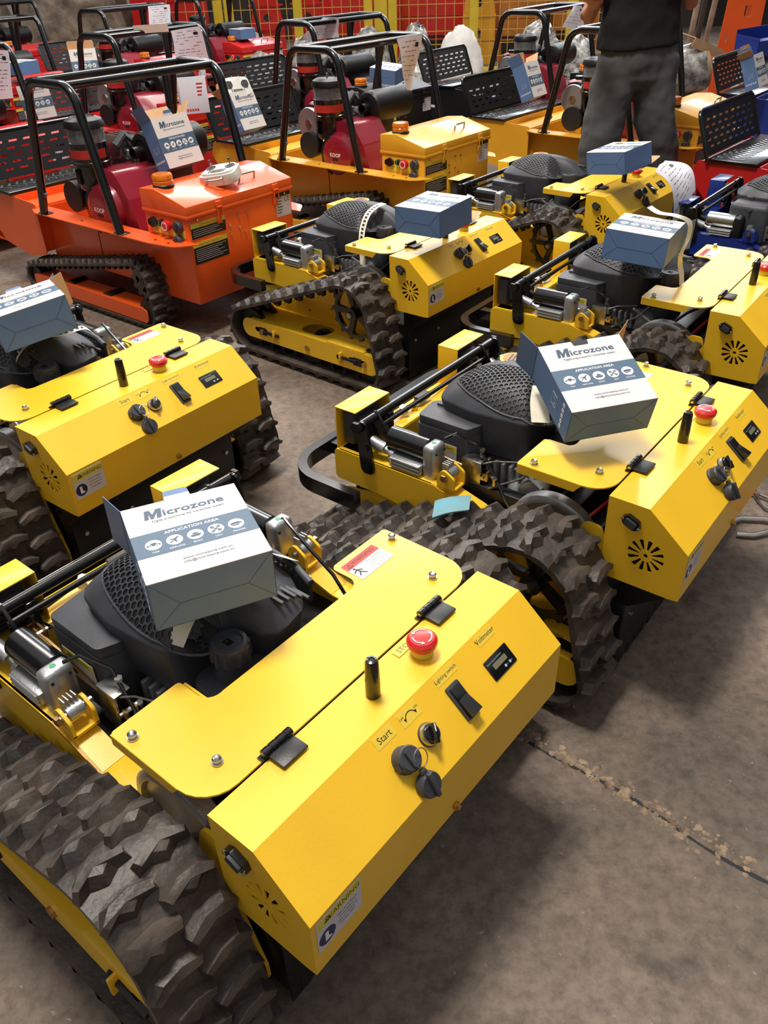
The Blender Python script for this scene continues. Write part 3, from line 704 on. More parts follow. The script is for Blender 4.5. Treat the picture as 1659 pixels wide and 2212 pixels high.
    b = MB(); b.tube([(-.245, .418, .435), (-.225, .40, .445), (-.20, .36, .42), (-.205, .31, .36), (-.235, .26, .325), (-.262, .22, .312), (-.25, .19, .308), (-.20, .18, .305)], .0035, 'black', 8); b.cyl((-.262, .215, .306), (-.25, .235, .316), .010, 'white', 8); b.build('actuator_cable', r)
    b = MB(); b.tube([(.245, .418, .435), (.235, .40, .448), (.225, .35, .43), (.225, .27, .38), (.21, .20, .33)], .0035, 'black', 8); b.build('actuator_cable', r)
    b = MB(); b.tube([(-.22, .655, .36), (-.19, .665, .345), (-.15, .668, .348), (-.09, .67, .355), (-.03, .668, .352), (.02, .672, .350)], .006, 'rubberd', 8); b.tube([(.02, .672, .35), (.06, .668, .347), (.12, .672, .345), (.17, .668, .36)], .003, 'black', 6); b.box(.0, .05, .66, .682, .345, .362, 'plastic', .003); b.cyl((-.07, .66, .353), (-.055, .678, .353), .011, 'white', 8)
    b.tube([(-.22, .63, .35), (-.20, .60, .36), (-.17, .605, .35), (-.175, .635, .348), (-.205, .645, .352)], .003, 'black', 6); b.build('wiring_loom', r)
    b = MB(); b.tube([(-.20, .18, .32), (-.16, .10, .40), (-.10, .04, .43), (-.02, .02, .44)], .005, 'rubberd', 8); b.tube([(-.24, .06, .36), (-.20, .03, .40), (-.15, .0, .42)], .004, 'redp', 6); b.build('battery_leads', r)
    return r
# ------------------------------------------------------------------ tracked carrier with roll frame
def make_carrier(paint, label, seed=11):
    Y = paint
    r = empty('tracked_carrier', label, 'carrier')
    b = MB()
    b.box(-.29, .29, -.450, -.185, .143, .487, Y, .004)
    for sx in (-1, 1):
        b.box(*sorted((sx * .29, sx * .284)), -.19, .575, .17, .397, Y, .001)
        b.box(*sorted((sx * .2915, sx * .2895)), .18, .184, .19, .395, 'blackm')
        b.prism([(sx * x, y) for x, y in rpoly([(.288, -.50, .0), (.37, -.44, .06), (.388, -.30), (.388, .50, .03), (.355, .575, .03), (.288, .575)], 4)][::sx], .3965, .4005, Y)
        for k, y in enumerate((-.38, -.30, .2)): b.cyl((sx * .345, y, .4005), (sx * .345, y, .4015), .006, 'blackm', 10)
    b.box(-.285, .285, -.19, .575, .17, .20, Y); b.box(-.288, .288, .568, .575, .17, .397, Y)
    b.build('chassis', r)
    b = MB(); lid = [(-.456, .489), (-.456, .535), (-.275, .582), (-.180, .574), (-.180, .489)]
    b.prism(lid, -.294, .294, Y, YZ, .003); b.box(-.296, .296, -.458, -.178, .487, .500, Y, .002); b.build('toolbox_lid', r)
    for x in (-.13, .19):
        b = MB(); b.box(x - .016, x + .016, -.462, -.456, .500, .528, Y, .002); b.box(x - .012, x + .012, -.457, -.450, .440, .470, Y, .002)
        b.tube([(x - .011, -.462, .515), (x - .012, -.466, .47), (x + .012, -.466, .47), (x + .011, -.462, .515)], .002, Y, 6); b.cyl((x - .013, -.463, .505), (x + .013, -.463, .505), .004, Y, 8); b.build('toggle_latch', r)
    b = MB(); b.tube([(.06, -.385, .555), (.06, -.388, .578)] + [(.06 + .085 * t, -.390, .582) for t in (.06, .5, .94)] + [(.145, -.388, .578), (.145, -.385, .555)], .0045, 'steel', 8); b.build('lid_handle', r)
    b = MB(); X = T(-.232, -.262, .580); b.lathe([(.043, -.01), (.043, .006), (.040, .009)], 'blackm', X, 24)
    b.lathe([(.040, .006), (.041, .020), (.038, .024), (.041, .028), (.041, .040), (.037, .046), (.0001, .047)], 'amber', X, 24); b.build('beacon', r)
    X = frame((-.2905, 0, 0), (0, -1, 0), (0, 0, 1), (-1, 0, 0))
    b = MB(); b.sheet(rrect(.20, .030, .002, .325, .425), [], .001, 'label_y', X)
    for u, t_ in ((.245, 'CHARGING'), (.31, 'OUTPUT'), (.375, 'START')): b.text(t_, .009, 'black_ink', X @ T(u, .429, .0008)); b.text('SOCKET' if u < .3 else 'SWITCH', .008, 'black_ink', X @ T(u, .419, .0008))
    b.build('control_label', r)
    MB().prism(rpoly([(.212, .458, .005), (.24, .472, .005), (.264, .458, .005), (.264, .440, .005), (.24, .430, .005), (.212, .440, .005)], 2), 0, .012, 'black', X).build('power_socket', r)
    MB().lathe([(.014, 0), (.014, .016), (.010, .019), (.0001, .019)], 'black', X @ T(.295, .455, 0), 18).box(.293, .297, .445, .465, .018, .023, 'green', 0, X).build('selector_knob', r)
    MB().lathe([(.016, 0), (.016, .012), (.023, .015), (.023, .026), (.018, .030), (.0001, .030)], 'redp', X @ T(.338, .452, 0), 22).sheet(circ(.017, 20), [circ(.013, 20)], .001, 'white', X @ T(.338, .452, .0305)).build('emergency_stop_button', r)
    MB().lathe([(.024, 0), (.024, .014), (.021, .018), (.0001, .018)], 'plastic', X @ T(.395, .452, 0), 22).box(-.004, .004, -.016, .016, .016, .026, 'plastic', .001, X @ T(.395, .452, 0)).build('key_switch', r)
    MB().lathe([(.023, .006), (.023, .024), (.020, .028), (.0001, .028)], 'plastic', X @ T(.395, .400, 0), 22).box(-.004, .004, -.018, .018, .026, .034, 'plastic', .001, X @ T(.395, .400, 0)).build('key', r)
    # labels on the back
    X = frame((-.19, -.4506, .435), (1, 0, 0), (0, 0, 1), (0, -1, 0))
    for dy, hd in ((0, 'Operating Steps'), (-.075, 'Important Attention')):
        b = MB(); b.sheet(rrect(.18, .018, .001, 0, dy + .022), [], .001, 'label_y', X); b.text(hd, .015, 'label_r', X @ T(0, dy + .022, .0008)); h_ = .040 if dy == 0 else .065
        b.sheet(rrect(.18, h_, .001, 0, dy + .012 - h_ / 2), [], .001, 'black_ink', X)
        for k in range(int(h_ / .0075) - 1): b.box(-.082, .082 - (k * 37 % 5) * .012, dy + .003 - k * .0075, dy + .0042 - k * .0075, .0005, .0008, 'label_w', 0, X)
        b.build('instruction_label', r)
    X = frame((.238, -.4506, .435), (1, 0, 0), (0, 0, 1), (0, -1, 0))
    b = MB(); b.sheet(rrect(.088, .098, .002), [], .001, 'label_w', X); b.sheet(rrect(.088, .016, .001, 0, .041), [], .0016, 'black_ink', X); b.text('CE', .030, 'black_ink', X @ T(.022, .018, .0007))
    for k in range(6): b.box(-.038, -.005 - (k % 3) * .004, .026 - k * .012, .029 - k * .012, .0005, .0008, 'black_ink', 0, X)
    b.build('rating_plate', r)
    for (x, z) in ((-.245, .478), (.245, .478), (-.03, .455), (.02, .45), (-.03, .40), (.0, .375), (-.08, .42), (-.08, .385)): MB().cyl((x, -.449, z), (x, -.456, z), .005, 'steel', 8).build('panel_screw', r)
    # roll frame
    for sx in (-1, 1):
        p = rpoly([(-.109, .40), (.007 + .012, .936, .085), (.333 - .012, .936, .085), (.443, .40)], 8)
        h = MB().tube([(sx * .372, q[0], q[1]) for q in p], .0185, 'black', 16)
        for y in (-.109, .443): h.box(*sorted((sx * .345, sx * .386)), y - .03, y + .03, .400, .405, 'black', .002)
        h.build('roll_hoop', r)
    for y in (.055, .29): MB().cyl((-.37, y, .934), (.37, y, .934), .0165, 'black', 14).build('roof_bar', r)
    MB().box(-.365, .365, .06, .285, .926, .930, 'blackm').build('roof_plate', r) if False else None
    for x in (.30,): MB().cyl((x, .30, .40), (x, .30, .93), .016, 'black', 12).build('rear_post', r)
    # engine
    b = MB()
    b.prism(rpoly([(-.09, .26, .02), (.27, .26, .03), (.26, .46, .05), (.17, .60, .04), (.04, .60, .04), (-.03, .50, .05), (-.075, .38, .03)], 4), -.25, -.03, 'engred', YZ, .014)
    b.box(-.05, .10, .02, .30, .26, .50, 'cast', .02); b.box(-.06, .10, .16, .32, .48, .64, 'alu', .012)
    for k in range(8): b.box(-.07, .09, .17, .31, .49 + k * .016, .494 + k * .016, 'cast')
    eng = b.build('engine', r)
    b = MB(); X = T(-.248, .122, .440) @ YZ @ Matrix.Diagonal((1, 1, -1, 1))
    b.lathe([(.112, -.01), (.112, .006), (.105, .018), (.098, .040), (.082, .050), (.045, .052), (.043, .050), (.0001, .050)], 'engred', X, 40)
    for k in range(26):
        a = -1.2 + k * .095; b.box(.088, .104, -.0022, .0022, .012, .0465, 'black_ink', 0, X @ RZ(a))
    XT = frame((-.2995, .122, .440), (0, -1, 0), (0, 0, 1), (-1, 0, 0))
    b.text('KOOP', .026, 'white', XT @ T(0, .004, 0), bold=.03); b.box(-.018, .018, -.022, -.012, .0, .0006, 'black_ink', 0, XT)
    b.build('recoil_starter', eng)
    b = MB(); b.box(-.17, -.03, .33, .43, .47, .66, 'engred', .025, seg=3); b.lathe([(.026, .0), (.026, .02), (.02, .024), (.0001, .024)], 'black', T(-.10, .38, .655), 18); b.build('fuel_tank', r)
    X = T(-.225, .215, 0)
    b = MB(); b.lathe([(.066, .512), (.071, .520), (.073, .612), (.082, .617), (.082, .624), (.078, .627), (.078, .698)], 'black', X, 28)
    for k in range(2): b.box(-.082, -.068, -.012, .012, .54, .60, 'black', .002, X)
    af = b.build('air_filter', r)
    fl = MB(); fl.loft([[(-.225 + .0786 * math.cos(a), .215 + .0786 * math.sin(a), z) for a in [2.6 + 2.5 * k / 14 for k in range(15)]] for z in (.640, .676)], 'label_r', cap0=False, cap1=False, close=False); fl.build('filter_label', af)
    MB().lathe([(.075, .698), (.077, .705), (.076, .748), (.072, .754)], 'clear', X, 28).lathe([(.050, .699), (.046, .748)], 'wrap', X, 18).build('filter_bowl', af)
    MB().lathe([(.074, .752), (.084, .756), (.084, .768), (.076, .784), (.050, .796), (.046, .792), (.02, .794), (.0001, .796)], 'blackm', X, 28).cyl((-.225, .215, .79), (-.225, .215, .815), .004, 'steel', 8).build('filter_lid', af)
    b = MB(); X = T(-.045, .105, .638) @ YZ; b.lathe([(.019, -.01), (.019, -.045), (.024, -.045), (.024, .0), (.045, .004), (.048, .0), (.070, .006), (.078, .016), (.078, .31), (.070, .32), (.0001, .325)], 'blackm', X, 28)
    for k in range(9):
        for j in range(5):
            a = -2.4 + j * .5 + (k % 2) * .2; b.lathe([(.006, .076), (.007, .0795), (.0001, .0796)], 'black_ink', T(.0 + k * .032, .105, .638) @ RX(a), 8)
    for k in (.09, .16): b.cyl((k, .038, .615), (k, .044, .615), .008, 'steel', 8)
    b.build('muffler', r)
    b = MB(); X = T(-.255, .33, .575) @ YZ; b.lathe([(.02, -.01), (.075, -.01), (.078, 0), (.075, .02), (.02, .02)], 'alu', X, 36); b.lathe([(.088, .02), (.088, .05), (.02, .05)], 'rubberd', X, 30); b.lathe([(.022, -.016), (.022, .0)], 'steel', X, 6); b.build('drive_pulley', r)
    b = MB(); b.lathe([(.065, -.01), (.062, .04), (.02, .04)], 'rubberd', T(-.285, .31, .475) @ YZ, 24); b.build('belt_guard', r)
    b = MB(); b.box(.13, .285, .18, .36, .44, .615, 'plastic', .008); b.box(.125, .29, .175, .365, .60, .63, 'plastic', .006); b.build('battery_box', r)
    b = MB(); b.tube([(-.10, .20, .66), (-.06, .19, .70), (-.02, .20, .66), (-.01, .24, .62)], .02, 'plastic', 10); b.box(-.08, -.0, .22, .30, .60, .68, 'alu', .01)
    for k in range(4): b.box(-.09 + k * .03, -.086 + k * .03, .20, .30, .62, .70, 'steel')
    b.tube([(-.05, .2, .62), (-.09, .10, .60), (-.05, .04, .54), (.06, .0, .50)], .005, 'rubberd', 6); b.build('carburettor', r)
    # tread bed and slotted guard
    b = MB()
    for sx in (-1, 1): b.prism(rpoly([(.56, .42, .01), (.78, .435, .02), (1.02, .435, .02), (1.05, .36, .02), (.90, .20, .05), (.70, .16, .06), (.56, .19, .02)], 4), sx * .345, sx * .341, Y, YZ)
    b.box(-.343, .343, .57, 1.02, .20, .206, Y); b.box(-.343, .343, .58, .72, .398, .404, Y); b.box(-.343, .343, 1.0, 1.006, .2, .43, Y); b.box(-.343, .343, .575, .581, .2, .404, Y)
    b.box(-.343, .343, .715, .721, .40, .435, Y)
    b.build('load_bed', r)
    b = MB(); b.box(-.36, .36, .73, .965, .436, .450, 'black', .004)
    for k in range(17):
        x = -.33 + k * .04
        for s_ in (-1, 1): b.box(0, .052, -.0035, .0035, .45, .4525, 'steel', 0, T(x, .85, 0) @ RZ(s_ * .95) )
    b.build('tread_plate', r)
    GX = frame((0, .975, .455), (1, 0, 0), (0, .36, .93), (0, -.93, .36))
    b = MB(); holes = []
    for j in range(5):
        for k in range(8):
            x = -.305 + k * .079 + (-.012 if j % 2 else .012); z = .034 + j * .031
            holes.append([(x, z), (x + .046, z), (x + .050, z + .0095), (x + .006, z + .0095)])
    b.sheet(rrect(.70, .205, .03, 0, .1025), holes, .003, 'blackm', GX)
    g = b.build('slotted_guard', r)
    p = rpoly([(-.36, -.02), (-.36, .212, .04), (.36, .212, .04), (.36, -.02)], 6); MB().tube([tuple(GX @ Vector((q[0], q[1], 0))) for q in p], .0085, 'black', 10).build('guard_rim', g)
    for sx in (-1, 1):
        b = MB(); b.tube([(sx * .30, -.10, .42), (sx * .31, -.14, .47)], .004, 'steel', 6); b.cyl((sx * .31, -.14, .47), (sx * .315, -.17, .505), .010, 'plastic', 10)
    b = MB(); b.cyl((-.36, .50, .39), (-.365, .44, .45), .004, 'brass', 8); b.cyl((-.365, .44, .45), (-.368, .405, .495), .011, 'plastic', 12); b.build('brake_lever', r)
    circles = [(-.185, .083, .083), (.66, .077, .077), (-.150, .20, .103)]
    for sx in (-1, 1):
        track_belt(circles, sx * .265, sx * .385, r, pitch=.046, lug=.017, base=.010, seed=seed, rub='rubber')
        b = MB(); b.prism(rrect(.86, .062, .02, .24, .062), sx * .372, sx * .378, Y, YZ); b.box(*sorted((sx * .29, sx * .375)), -.16, .64, .092, .096, Y); b.build('track_frame', r)
        b = MB(); b.sheet([(( .082 if k % 4 < 2 else .068) * math.cos(2 * math.pi * k / 48), (.082 if k % 4 < 2 else .068) * math.sin(2 * math.pi * k / 48)) for k in range(48)], [[(.05 * math.cos(a + d), .05 * math.sin(a + d)) for d in (-.4, 0, .4)] + [(.024 * math.cos(a), .024 * math.sin(a))] for a in (0, 1.57, 3.14, 4.71)], .014, 'black', T(sx * .33, -.15, .20) @ YZ); b.cyl((sx * .285, -.15, .20), (sx * .345, -.15, .20), .014, 'blackm', 12); b.build('drive_sprocket', r)
        for y, z, rr in ((.66, .077, .046), (-.185, .083, .050), (.10, .07, .04), (.38, .07, .04)): MB().cyl((sx * .288, y, z), (sx * .368, y, z), rr, 'blackm', 20).build('idler_wheel', r)
    return r

# ------------------------------------------------------------------ transmitter carton
BW, BH, BD = .181, .195, .086
ICONS = {
 'car': [[(-.9, -.25), (-.85, .05), (-.45, .12), (-.2, .42), (.3, .42), (.55, .12), (.9, .05), (.9, -.25)]],
 'plane': [[(-.75, -.5), (-.55, -.55), (-.1, -.1), (.1, -.65), (.25, -.6), (.22, .05), (.6, .45), (.6, .62), (.45, .6), (.05, .25), (-.6, .3), (-.65, .15), (-.1, .1)]],
 'boat': [[(-.75, -.1), (.8, -.05), (.5, -.5), (-.55, -.5)], [(-.4, 0), (-.3, .3), (.3, .3), (.5, .02)], [(-.08, .32), (.0, .6), (.1, .32)]],
 'uav': [[(-.6, -.5), (-.5, -.6), (.6, .5), (.5, .6)], [(-.6, .5), (-.5, .6), (.6, -.5), (.5, -.6)]],
 'mower': [[(-.8, -.25), (-.7, .2), (.2, .35), (.75, .15), (.75, -.1), (-.3, -.15)], [(-.6, -.5), (-.6, -.3), (.4, -.22), (.4, -.42)]],
}
def make_carton(label, rv, loc, flaps=('left', 'tab'), text=True, name='transmitter_carton', group=None):
    r = empty(name, label, 'box', group)
    w, h, d = BW / 2, BH / 2, BD / 2; t = .0012
    b = MB()
    b.box(-w, w, -h, h, d - t, d, 'boxw'); b.box(-w, w, -h, h, -d, -d + t, 'boxb')
    b.box(-w, -w + t, -h, h, -d, d - t, 'boxb'); b.box(w - t, w, -h, h, -d, d - t, 'boxb'); b.box(-w, w, -h, -h + t, -d, d - t, 'boxb')
    if 'open' not in flaps: b.box(-w + t, w - t, h - .006, h - .005, -d + t, d - t, 'boxb')
    # folds of the glued base
    F = frame((0, -h - .0001, 0), (1, 0, 0), (0, 0, 1), (0, -1, 0))
    for (x0, y0, x1, y1) in ((-w, -d, -w * .55, -.004), (-w, d, -w * .55, -.004), (w, -d, w * .55, -.004), (w, d, w * .55, -.004), (-w * .55, -.004, w * .55, -.004)):
        L_ = math.hypot(x1 - x0, y1 - y0); b.box(0, L_, -.0004, .0004, 0, .0003, 'boxs', 0, F @ T(x0, y0, 0) @ RZ(math.atan2(y1 - y0, x1 - x0)))
    b.build('carton_body', r)
    b = MB(); Z = T(0, 0, d + .0002)
    b.sheet([(-w, .020), (w, .020), (w, -.038), (-w, -.038)], [], .0003, 'boxs', Z)
    if text:
        b.sheet([(x * .034 - .0615, y * .034 + .0550) for x, y in ((0, 0), (.10, .72), (.33, .72), (.41, .33), (.62, .72), (.87, .72), (.77, 0), (.56, 0), (.62, .43), (.41, 0), (.29, 0), (.25, .43), (.19, 0))], [], .0004, 'logo', Z); b.text('icrozone', .0235, 'logo', Z @ T(.0150, .0640, .0002), bold=.02, squash=1.15)
        b.text('Digital proportional RC transmitter system', .0074, 'logo', Z @ T(.004, .0475, .0002), squash=.86, bold=.012)
        b.text('APPLICATION AREA', .0092, 'white', Z @ T(0, .0115, .0002), bold=.012)
        for k, (n_, w_) in enumerate((('car', 'CAR'), ('plane', 'AIRPLANE'), ('boat', 'BOAT'), ('uav', 'UAV'), ('mower', 'MOWER'))):
            X = Z @ T(-.062 + k * .031, -.0115, .0002); b.sheet(circ(.0122, 26), [], .0003, 'white', X)
            for pl in ICONS[n_]: b.sheet([(p[0] * .0112, p[1] * .0112) for p in pl], [], .0003, 'logo', X @ T(0, 0, .0003))
            if n_ == 'car':
                for u in (-.0045, .005): b.sheet(circ(.0026, 12, u, -.0028), [circ(.0013, 8, u, -.0028)], .0003, 'white', X @ T(0, 0, .0006))
            if n_ == 'uav':
                for u in (-.005, .005):
                    for v_ in (-.005, .005): b.sheet(circ(.0030, 12, u, v_), [circ(.0020, 10, u, v_)], .0003, 'logo', X @ T(0, 0, .0003))
            b.text(w_, .0052, 'white', Z @ T(-.062 + k * .031, -.0295, .0002))
        b.text('www.microzone.com.cn', .0074, 'logo', Z @ T(.006, -.061, .0002), bold=.01); b.text('info@microzone.com.cn', .0074, 'logo', Z @ T(.006, -.0695, .0002), bold=.01)
    b.build('printed_front', r)
    b = MB(); S = frame((-w - .0002, 0, 0), (0, 0, 1), (0, 1, 0), (-1, 0, 0))
    b.sheet(rrect(.030, .024, .001, .002, -.018), [rrect(.028, .022, .001, .002, -.018)], .0004, 'boxl', S); b.sheet([(-.008, -.026), (.0, -.026), (-.004, -.019)], [[(-.0065, -.025), (-.0015, -.025), (-.004, -.0207)]], .0004, 'boxl', S)
    for k in range(3): b.box(.003, .014, -.024 + k * .004, -.0228 + k * .004, 0, .0003, 'boxl', 0, S)
    for k in range(5): b.sheet(rrect(.0085, .0085, .001, -.029 + k * .014, -.062), [circ(.0022, 8, -.029 + k * .014, -.062)], .0004, 'white', S)
    b.build('printed_side', r)
    for f in flaps:
        b = MB()
        if f == 'left': X = frame((-w, h, 0), (-.15, .80, .58), (0, -.58, .80), (-1, 0, 0)); X = frame((-w, h, 0), (0, 0, 1), (-.30, .95, 0), (-.95, -.30, 0)); b.box(-d, d, 0, .058, 0, .001, 'boxb', 0, X)
        if f == 'right': X = frame((w, h, 0), (0, 0, 1), (.35, .93, 0), (-.93, .35, 0)); b.box(-d, d, 0, .058, 0, .001, 'boxb', 0, X)
        if f == 'tab': X = T(-.002, h, d - .001) @ RX(.15); b.prism(rpoly([(-.021, -.002), (.021, -.002), (.019, .020, .006), (-.019, .020, .006)], 3), 0, .001, 'boxw', X); b.prism(rpoly([(-.020, .009), (.020, .009), (.019, .0205, .006), (-.019, .0205, .006)], 3), .0005, .0014, 'boxb', X)
        if f == 'back': X = T(0, h, -d) @ RX(-.5); b.box(-w, w, 0, .062, 0, .001, 'card', 0, X)
        if f == 'inleft': X = frame((-w, h, 0), (0, 0, 1), (-.75, .66, 0), (-.66, -.75, 0)); b.box(-d, d, 0, .055, 0, .001, 'card', 0, X)
        if f == 'inright': X = frame((w, h, 0), (0, 0, 1), (.7, .71, 0), (-.71, .7, 0)); b.box(-d, d, 0, .055, 0, .001, 'card', 0, X)
        if f == 'lid': X = T(0, h, -d) @ RX(.2); b.prism(rpoly([(-w, 0), (w, 0), (w, .075, .012), (-w, .075, .012)], 4), 0, .001, 'card', X)
        if f == 'open': b.box(-w + .003, w - .003, -h + .02, h - .012, -d + .003, d - .003, 'card')
        if f == 'notch': b.prism(rpoly([(-.018, h + .0002), (.018, h + .0002), (.016, h - .014, .003), (-.016, h - .014, .003)], 3), d - .0015, d + .0003, 'black_ink')
        b.build('carton_flap' if f != 'notch' else 'carton_slot', r) if f != 'open' else b.build('carton_insert', r)
    v = Vector(rv); a = v.length
    r.rotation_mode = 'QUATERNION'
    from mathutils import Quaternion
    r.rotation_quaternion = Quaternion(v.normalized(), a) if a > 1e-6 else Quaternion()
    r.location = loc
    return r

def draped(name, cols, rows, f, m, label, cat, thick=.0006, marks=None, group=None):
    """thin sheet following f(u,v)->xyz with real thickness"""
    b = MB(); V = []
    for s_ in (0, 1):
        for j in range(rows + 1):
            for i in range(cols + 1):
                p = Vector(f(i / cols, j / rows)); e = 1e-3
                du = Vector(f(min(1, i / cols + e), j / rows)) - Vector(f(max(0, i / cols - e), j / rows)); dv = Vector(f(i / cols, min(1, j / rows + e))) - Vector(f(i / cols, max(0, j / rows - e)))
                n = du.cross(dv).normalized(); V.append(tuple(p + n * thick * s_))
    K = (cols + 1) * (rows + 1); F = []
    idx = lambda i, j: j * (cols + 1) + i
    for j in range(rows):
        for i in range(cols):
            F.append((idx(i, j), idx(i, j + 1), idx(i + 1, j + 1), idx(i + 1, j))); F.append((K + idx(i, j), K + idx(i + 1, j), K + idx(i + 1, j + 1), K + idx(i, j + 1)))
    for i in range(cols): F += [(idx(i, 0), idx(i + 1, 0), K + idx(i + 1, 0), K + idx(i, 0)), (idx(i, rows), K + idx(i, rows), K + idx(i + 1, rows), idx(i + 1, rows))]
    for j in range(rows): F += [(idx(0, j), K + idx(0, j), K + idx(0, j + 1), idx(0, j + 1)), (idx(cols, j), idx(cols, j + 1), K + idx(cols, j + 1), K + idx(cols, j))]
    b.poly(V, F, m)
    for (u0, u1, v0, v1, mm) in (marks or []):
        n = max(1, int((u1 - u0) * cols)); P = []
        for v_ in (v0, v1):
            for k in range(n + 1):
                u = u0 + (u1 - u0) * k / n; p = Vector(f(u, v_)); e = 1e-3
                du = Vector(f(min(1, u + e), v_)) - Vector(f(max(0, u - e), v_)); dv = Vector(f(u, min(1, v_ + e))) - Vector(f(u, max(0, v_ - e)))
                nn = du.cross(dv).normalized(); P.append((p, nn))
        for side in (1, -1):
            off = thick + .0006 if side == 1 else -.0006
            b.poly([tuple(p + nn * off) for p, nn in P], [(k, k + 1, n + 2 + k, n + 1 + k) for k in range(n)], mm)
    o = b.build(name, smooth=1.2); return tag(o, label, cat, group)

def crumple(name, c, size, m, label, cat, seed=0, amp=.12, freq=4.0, sub=5, kind=None, ridged=True, group=None, streak=False):
    b = MB(); bmesh.ops.create_icosphere(b.bm, subdivisions=sub, radius=1.0); k = b.mi(m)
    for v in b.bm.verts:
        p = v.co.copy(); q = p * freq + Vector((seed * 7.3, seed * 3.1, 0))
        if streak: q = Vector(((p.x + p.z) * 5.5, p.y * 2, (p.x - p.z) * 1.1)) + Vector((noise.noise(p * 3) * 1.2, 0, 0))
        n = noise.noise(q); n2 = noise.noise(q * 2.7)
        dsp = (1 - abs(n) * 2) * amp + (1 - abs(n2) * 2) * amp * .4 if ridged else n * amp + n2 * amp * .4
        z = max(p.z, -.25)
        v.co = Vector((p.x * size[0], p.y * size[1], z * size[2])) * (1 + dsp)
        if p.z < -.2: v.co.z = -.25 * size[2]
    for f in b.bm.faces: f.material_index = k
    o = b.build(name, smooth=.9); o.location = (c[0], c[1], c[2] + .25 * size[2]); return tag(o, label, cat, group, kind)
# ------------------------------------------------------------------ the hall
def structure(b, name): return tag(b.build(name), kind='structure')
b = MB(); b.box(-9, 10, -3, 16.5, -.06, 0, 'floor'); structure(b, 'floor')
b = MB(); b.box(-9, 10, 16.4, 16.6, 0, 6, 'darkwall'); structure(b, 'wall_back')
b = MB(); b.box(-9.2, -9, -3, 16.6, 0, 6, 'darkwall'); structure(b, 'wall_left')
b = MB(); b.box(10, 10.2, -3, 16.6, 0, 6, 'darkwall'); structure(b, 'wall_right')
# joint between two floor slabs with crumbled mortar
b = MB(); rnd = random.Random(3)
J0, J1 = Vector((.10, 1.27)), Vector((1.5, .02)); dj = (J1 - J0).normalized(); nj = Vector((-dj.y, dj.x)); Lj = (J1 - J0).length; P = []
for k in range(140):
    t = k / 139 * Lj; c = J0 + dj * t + nj * .006 * math.sin(t * 17); w1 = .001 + .0035 * rnd.random(); P.append((c - nj * w1, c + nj * w1))
for k in range(139):
    a, b_, c_, d_ = P[k][0], P[k][1], P[k + 1][1], P[k + 1][0]
    b.poly([(a.x, a.y, .0006), (b_.x, b_.y, .0006), (c_.x, c_.y, .0006), (d_.x, d_.y, .0006)], [(0, 3, 2, 1)], 'black_ink')
for k in range(1000):
    t = rnd.random() ** 1.0 * Lj; dens = .9 if .12 < t < .65 else .45
    if rnd.random() > dens: continue
    c = J0 + dj * t + nj * rnd.gauss(.008, .013); s_ = rnd.uniform(.0015, .0095) * (1 if .1 < t < .7 else .6)
    v = [(c.x + s_ * rnd.uniform(.6, 1.2) * math.cos(a), c.y + s_ * rnd.uniform(.6, 1.2) * math.sin(a), .0002) for a in [2 * math.pi * i / 6 for i in range(6)]]
    tp = [(p[0] * .4 + c.x * .6, p[1] * .4 + c.y * .6, s_ * .35) for p in v]
    b.poly(v + tp, [(6, 7, 8, 9, 10, 11)] + [(i, (i + 1) % 6, 6 + (i + 1) % 6, 6 + i) for i in range(6)], 'chalk')
tag(b.build('trim_1'), kind='structure')

# ------------------------------------------------------------------ mowers
mo = make_mower('yellow', 'yellow tracked mower nearest the camera, with a carton lying on its engine and a blue-edged rubber track at lower left')
mo['label'] = 'large yellow tracked mower in the foreground, its control panel nearest the camera'
place(mo, -.038, .851, .871)
spots = [(-.650, 1.891, .904, 'yellow tracked mower at the left edge, just behind the foreground mower'),
         (.622, 1.533, .898, 'yellow tracked mower at right middle with a teal foam sheet lying on its track'),
         (.240, 3.032, .869, 'central yellow tracked mower beside the orange carrier, its spoked sprocket in full view'),
         (1.127, 2.454, .925, 'yellow tracked mower cut by the right edge, with a taped carton on its black engine'),
         (1.074, 3.757, .885, 'farthest yellow tracked mower, in front of the standing person, paper draped over its panel')]
for x, y, a, l in spots:
    c = copy_tree(mo); c['label'] = l; place(c, x, y, a)
bl = make_mower('blue', 'blue tracked mower at the right edge with silver actuator and black tank', blue=True, seed=5)
place(bl, 1.968, 3.258, .905)

# ------------------------------------------------------------------ carriers
co = make_carrier('orange', 'orange tracked carrier at left with black roll frame and remote control on its toolbox'); place(co, -.894, 3.784, .882)
cy = make_carrier('yellow_dk', 'yellow tracked carrier in the middle with black roll frame, dark red engine and closed toolbox', 12); place(cy, .088, 4.741, .881)
c = copy_tree(cy); c['label'] = 'yellow tracked carrier partly hidden behind the standing person'; place(c, 1.598, 5.251, .877)
cr = make_carrier('red', 'red tracked carrier directly behind the orange one, order sheet hanging on its roll frame', 13); place(cr, -1.30, 5.932, .95)
for x, y, a, l in ((-2.25, 5.01, .90, 'red tracked carrier cut by the left edge, beside the orange carrier'),
                   (2.60, 3.86, .86, 'red tracked carrier at the right edge with its black slotted guard raised'),
                   (-1.43, 9.75, .90, 'red tracked carrier far back by the yellow fence, closed carton on its toolbox'),
                   (-2.03, 8.46, .95, 'red tracked carrier in the back row in front of the grey tarpaulin heap'),
                   (-2.86, 7.34, .90, 'red tracked carrier second row back at the far left edge'),
                   (-3.758, 9.98, .94, 'red tracked carrier farthest back in the upper left corner')):
    c = copy_tree(cr); c['label'] = l; place(c, x, y, a)
ck = make_carrier('blackm', 'black tracked carrier behind the middle yellow one, carton on its black toolbox', 14); place(ck, -.11, 6.37, .86)
